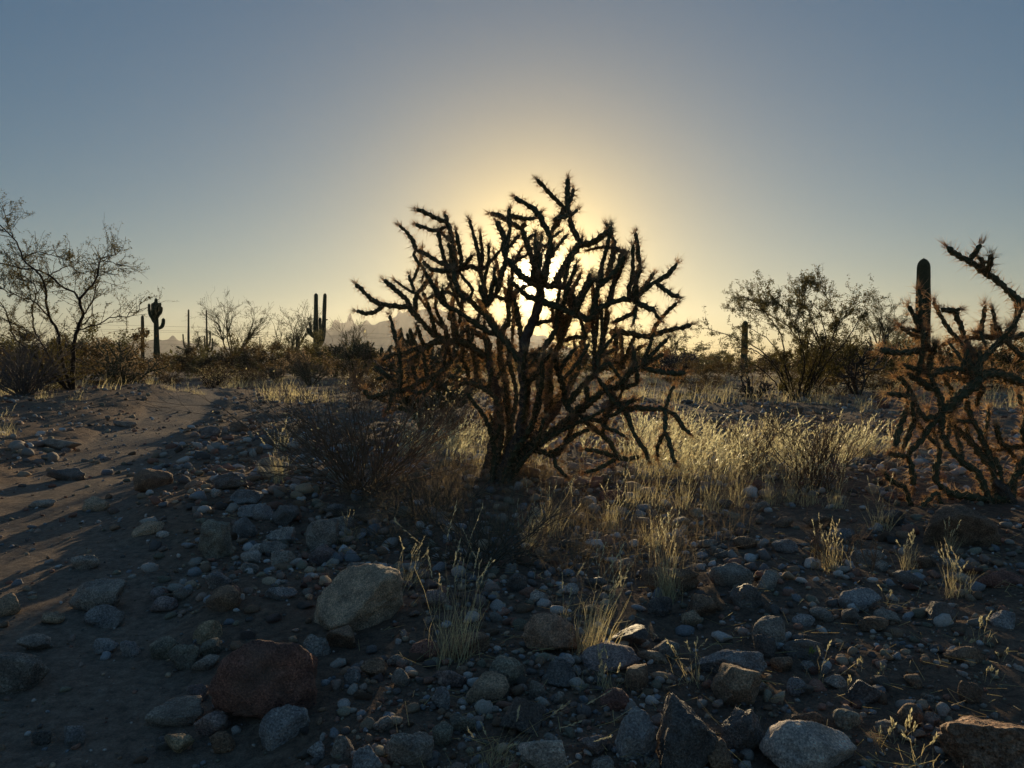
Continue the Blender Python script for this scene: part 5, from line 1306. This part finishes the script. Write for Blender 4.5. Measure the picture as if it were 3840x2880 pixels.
MED = [(1538,2806,172,132,'grey'),(1377,2862,124,104,'bluish grey'),(1283,2812,88,94,'grey'),(1400,2512,97,76,'brown'),(1318,2537,58,64,'bluish grey'),(1500,2548,68,70,'grey'),(1653,2620,70,92,'bluish grey'),(1692,2545,128,76,'purplish grey'),
 (1830,2598,160,112,'tan'),(1890,2520,152,116,'greenish grey'),(3015,2702,148,64,'brown'),(3540,2768,74,62,'grey'),(3232,2258,152,76,'bluish grey'),(3538,2300,116,88,'dark'),(3778,2328,97,64,'bluish grey'),(3624,2462,152,66,'brown'),
 (3650,2598,84,80,'brown'),(3322,2316,97,60,'grey'),(3280,2346,102,58,'brown'),(3197,2310,64,64,'grey'),(3020,2328,82,48,'bluish grey'),(3084,2308,82,52,'grey'),(2890,2370,122,112,'grey'),(2872,2425,84,94,'dark'),(3034,2504,56,50,'bluish grey'),
 (3353,1945,128,68,'dark'),(3262,2088,142,58,'grey'),(3306,2125,57,45,'grey'),(3415,2172,102,58,'dark'),(2880,2180,88,74,'grey'),(2870,1735,92,62,'dark'),(2553,1960,72,42,'grey'),(2610,1925,48,40,'tan'),(2528,2035,82,42,'brown'),
 (2750,2162,152,84,'grey'),(2800,2232,120,88,'dark'),(2640,2285,110,92,'brown'),(2685,2262,70,66,'brown'),(2480,2277,97,80,'dark'),(2600,2325,74,64,'tan'),(1940,2185,74,82,'dark'),(2145,2210,52,46,'pale grey'),(2450,2470,112,44,'tan'),
 (2393,2545,94,97,'brown'),(2307,2630,110,82,'reddish brown'),(2290,2478,218,104,'purplish grey'),(2497,2437,110,74,'grey'),(2115,2487,90,52,'bluish grey'),(2095,2537,128,88,'dark'),(2160,2518,42,34,'bluish grey'),(2015,2588,62,70,'grey'),(2097,2622,42,57,'grey'),
 (463,1592,80,30,'grey'),(785,1622,82,48,'dark'),(890,1600,77,48,'brown'),(560,1803,134,94,'brown'),(348,1893,114,58,'tan'),(547,1982,120,50,'tan'),(608,2005,52,25,'pale grey'),(913,1982,94,80,'bluish grey'),(950,1922,132,62,'bluish grey'),(918,1862,120,58,'bluish grey'),
 (863,1805,122,74,'dark'),(1000,1762,132,92,'tan'),(805,1850,42,36,'pale grey'),(721,1820,62,40,'pinkish tan'),(152,1890,98,32,'grey'),(310,2110,108,58,'grey'),(940,2090,77,44,'pale grey'),(968,2060,82,40,'pale grey'),(934,2130,62,42,'grey'),
 (1046,2010,106,62,'pale grey'),(1010,2062,117,54,'grey'),(1060,2104,90,78,'grey'),(1205,2082,110,82,'purplish grey'),(985,1923,77,72,'bluish grey'),(1068,1937,102,88,'dark'),(1262,1916,97,57,'dark'),(1290,1960,92,44,'grey'),(1400,1947,142,40,'brown'),
 (1338,2135,74,45,'grey'),(1408,2133,80,57,'grey'),(1045,2228,120,58,'bluish grey'),(390,2312,147,78,'bluish grey'),(25,2270,94,94,'tan'),(190,2322,82,50,'tan'),(784,2433,86,64,'greenish grey'),(610,2270,97,64,'purplish grey'),(835,2248,138,88,'brown'),
 (815,2180,97,72,'bluish grey'),(675,2232,67,50,'grey'),(585,2230,47,47,'purplish grey'),(480,2440,74,58,'bluish grey'),(385,2428,97,54,'bluish grey'),(120,2417,122,62,'grey'),(787,2722,128,100,'purplish grey'),(260,2765,107,74,'bluish grey'),(650,2682,222,90,'grey'),
 (728,2605,84,68,'purplish grey'),(830,2790,82,88,'brown'),(612,2432,115,92,'greenish grey'),(680,2470,110,97,'greenish grey'),(763,2492,92,54,'grey'),(155,2770,68,58,'dark'),(1430,2720,70,60,'grey'),(1180,2820,70,60,'bluish grey'),(1735,2720,100,70,'greenish grey'),
 (1660,2760,80,90,'greenish grey'),(2230,2800,110,80,'purplish grey'),(2260,2870,80,50,'grey'),(2690,2840,110,120,'brown'),(2450,2870,60,50,'grey'),(3430,2560,64,50,'brown'),(3250,2600,120,90,'dark'),(3180,2700,100,70,'greenish grey'),(3420,2690,90,80,'brown'),
 (3330,2740,80,60,'grey'),(3500,2700,60,50,'grey'),(3140,2560,80,50,'grey'),(2990,2580,70,60,'bluish grey'),(2940,2500,80,60,'brown'),(1480,2480,60,44,'grey'),(1590,2440,110,70,'reddish brown'),(1760,2420,150,90,'brown'),(1640,2250,90,80,'purplish grey'),
 (2360,2400,140,80,'dark'),(2240,2190,90,50,'dark'),(2340,2120,80,44,'grey'),(2200,2080,70,36,'brown'),(2420,1960,80,36,'dark'),(2720,2080,70,40,'grey'),(2660,2040,70,36,'grey'),(2800,2040,90,46,'brown'),(2950,2050,110,56,'bluish grey'),(3160,2010,100,56,'bluish grey'),
 (3080,1960,110,56,'brown'),(2940,1960,90,44,'brown'),(3480,2110,80,46,'brown'),(3590,2120,90,40,'grey'),(2860,1900,80,40,'grey'),(2720,1890,70,34,'dark')]
for k, (px, py, w, h, c) in enumerate(MED): rock(px, py, w, h, c, 100 + k, None, 4 if w > 95 else 3, int(8 + (k * 7) % 7), 0.045)

def scatter_rocks():
    """further stones on the ground, copies of a dozen shapes"""
    rg = np.random.default_rng(123); shapes = [rock_shape(8000 + k, 3, 7 + k % 4, 55, 0.065) for k in range(12)]
    keys = ['grey', 'bluish grey', 'brown', 'purplish grey', 'dark', 'tan', 'greenish grey', 'reddish brown', 'grey', 'brown']
    meshes = {}
    n = 0
    while n < 118:
        if n < 80: px, py = rg.uniform(40, 3800), rg.uniform(1880, 2860); s = rg.uniform(26, 60)
        else: px, py = rg.uniform(2250, 3600), rg.uniform(1475, 1640); s = rg.uniform(28, 60)     # the stony strip before the creosote
        b = ground_hit(px, py)
        if trail_dist(b[0:1], b[1:2])[0] < 0.3 and rg.random() < 0.8: continue
        k, c = int(rg.integers(12)), keys[int(rg.integers(len(keys)))]
        if (k, c) not in meshes: meshes[k, c] = mesh_np('rock', shapes[k][0], shapes[k][1], M_STONE[c], True)
        o = bpy.data.objects.new('rock', meshes[k, c]); r = s / F_PX * b[1] / 2
        o.scale = (r * rg.uniform(0.9, 1.4), r * rg.uniform(0.8, 1.2), r * rg.uniform(0.55, 0.9)); o.location = (b[0], b[1], b[2] + o.scale[2] * 0.45)
        o.rotation_euler = (rg.normal(0, 0.15), rg.normal(0, 0.15), rg.uniform(0, 6.28)); put(o)
        size = 'cobble' if r > 0.03 else 'stone'
        z_ = 'in the stony strip before the wide creosote bush' if n >= 80 else zone(b[0], b[1]); lab = f'loose {c} {size} {z_}'
        tag(o, lab, 'rock', lab); n += 1
scatter_rocks()

def gravel():
    rg = np.random.default_rng(321)
    pal = np.array([(0.17, 0.165, 0.16), (0.13, 0.145, 0.17), (0.20, 0.165, 0.13), (0.125, 0.092, 0.07), (0.14, 0.085, 0.07), (0.26, 0.255, 0.26), (0.085, 0.082, 0.085), (0.16, 0.13, 0.12), (0.12, 0.12, 0.10)])
    N = 37000
    r = np.exp(rg.uniform(math.log(0.95), math.log(16), N)); a = rg.uniform(-0.68, 0.68, N)
    x, y = r * np.sin(a), r * np.cos(a)
    s_px = np.exp(rg.normal(math.log(3.1), 0.58, N)).clip(0.9, 11)                  # size in pixels of the finished picture
    size = s_px / 769.0 * y / 2 * np.clip(1.25 - 0.05 * y, 0.6, 1.2); size = np.clip(size, 0.0016, 0.03)
    m = 3700                                                                       # larger rubble near by
    r2 = np.exp(rg.uniform(math.log(1.0), math.log(6.5), m)); a2 = rg.uniform(-0.66, 0.66, m); s2 = np.exp(rg.uniform(math.log(5.5), math.log(17), m))
    x[:m], y[:m] = r2 * np.sin(a2), r2 * np.cos(a2); s_px[:m] = s2; size[:m] = np.clip(s2 / 769.0 * y[:m] / 2, 0.004, 0.04)
    td = trail_dist(x, y); clump = 0.62 + 0.45 * vnoise(x * 2.2, y * 2.2, 50) + 0.2 * vnoise(x * 7, y * 7, 51)
    keep = rg.random(N) < np.where(td < 0.30, 0.38, np.where(td < 0.5, 0.6, 1.0)) * clump
    size = np.where(td < 0.30, size * 0.7, size)
    x, y, size, s_px = x[keep], y[keep], size[keep], s_px[keep]; N = len(x)
    zg = ground_z(x, y)
    col = pal[rg.integers(len(pal), size=N)] * rg.uniform(1.3, 2.5, (N, 1)) * np.array([[1.12, 1.0, 0.88]])
    col = np.where(rg.random((N, 1)) < 0.02, np.array([[0.6, 0.58, 0.56]]), col)
    q = rg.normal(size=(N, 4)); q /= np.linalg.norm(q, axis=1, keepdims=True); w, i, j, k = q.T
    Rm = np.stack([1 - 2 * (j * j + k * k), 2 * (i * j - k * w), 2 * (i * k + j * w), 2 * (i * j + k * w), 1 - 2 * (i * i + k * k), 2 * (j * k - i * w), 2 * (i * k - j * w), 2 * (j * k + i * w), 1 - 2 * (i * i + j * j)], -1).reshape(N, 3, 3)
    sc = size[:, None] * rg.uniform(0.6, 1.35, (N, 3))
    big = s_px > 5.4
    for name, sel, sub in (('gravel', big, 2), ('fine_gravel', ~big, 1)):
        idx = np.where(sel)[0]; shapes = [rock_shape(8100 + t, sub, 7, 45, 0.08) for t in range(10)]; var = rg.integers(10, size=len(idx))
        B = np.stack([s[0] for s in shapes])[var]
        V = np.einsum('nab,nvb->nva', Rm[idx], B * sc[idx][:, None]); V[..., 2] *= 0.75
        V += np.stack([x[idx], y[idx], zg[idx] + size[idx] * 0.35], -1)[:, None]
        nv = B.shape[1]; F = (shapes[0][1][None] + (np.arange(len(idx)) * nv)[:, None, None]).reshape(-1, 3)
        me = mesh_np(name, V.reshape(-1, 3), F, M_PEBBLE, True); color_attr(me, np.repeat(col[idx], nv, 0))
        o = put(bpy.data.objects.new(name, me)); tag(o, 'coarse mixed gravel covering the desert ground' if name == 'gravel' else 'fine grit and pebbles between the stones', 'gravel', kind='stuff')
gravel()

def litter():
    """fallen straw and twig bits on the ground"""
    rg = np.random.default_rng(555); N = 1500
    r = np.exp(rg.uniform(math.log(1.0), math.log(7), N)); a = rg.uniform(-0.45, 0.66, N); x, y = r * np.sin(a), r * np.cos(a)
    ok = trail_dist(x, y) > 0.6; x, y = x[ok], y[ok]; N = len(x)
    an = rg.uniform(0, 6.28, N); L = rg.uniform(0.012, 0.06, N)
    P0 = np.stack([x, y, ground_z(x, y) + rg.uniform(0.004, 0.02, N)], -1)
    x1, y1 = x + np.cos(an) * L, y + np.sin(an) * L; P1 = np.stack([x1, y1, ground_z(x1, y1) + rg.uniform(0.004, 0.03, N)], -1)
    V, F = prisms(P0, P1, np.full(N, 0.0008), np.full(N, 0.0005)); o = obj('straw_litter', V, F, M_GRASS); tag(o, 'fallen straw and twig bits on the stony ground', 'litter', kind='stuff')
litter()

# ------------------------------------------------------------------ haze
def haze():
    lo, hi = (-2980.0, -2980.0, -3.2), (2980.0, 2980.0, 222.0)
    V = [(x, y, z_) for z_ in (lo[2], hi[2]) for y in (lo[1], hi[1]) for x in (lo[0], hi[0])]
    F = [(0, 2, 3, 1), (4, 5, 7, 6), (0, 1, 5, 4), (2, 6, 7, 3), (0, 4, 6, 2), (1, 3, 7, 5)]
    m = bpy.data.materials.new('haze'); m.use_nodes = True; nt = m.node_tree; nt.nodes.clear()
    v = nt.nodes.new('ShaderNodeVolumePrincipled'); out = nt.nodes.new('ShaderNodeOutputMaterial')
    v.inputs['Color'].default_value = (0.9, 0.9, 0.9, 1); v.inputs['Density'].default_value = 0.00011; v.inputs['Anisotropy'].default_value = 0.55
    nt.links.new(v.outputs['Volume'], out.inputs['Volume'])
    o = obj('haze', V, F, m); tag(o, 'thin dusty evening haze', kind='stuff')
haze()
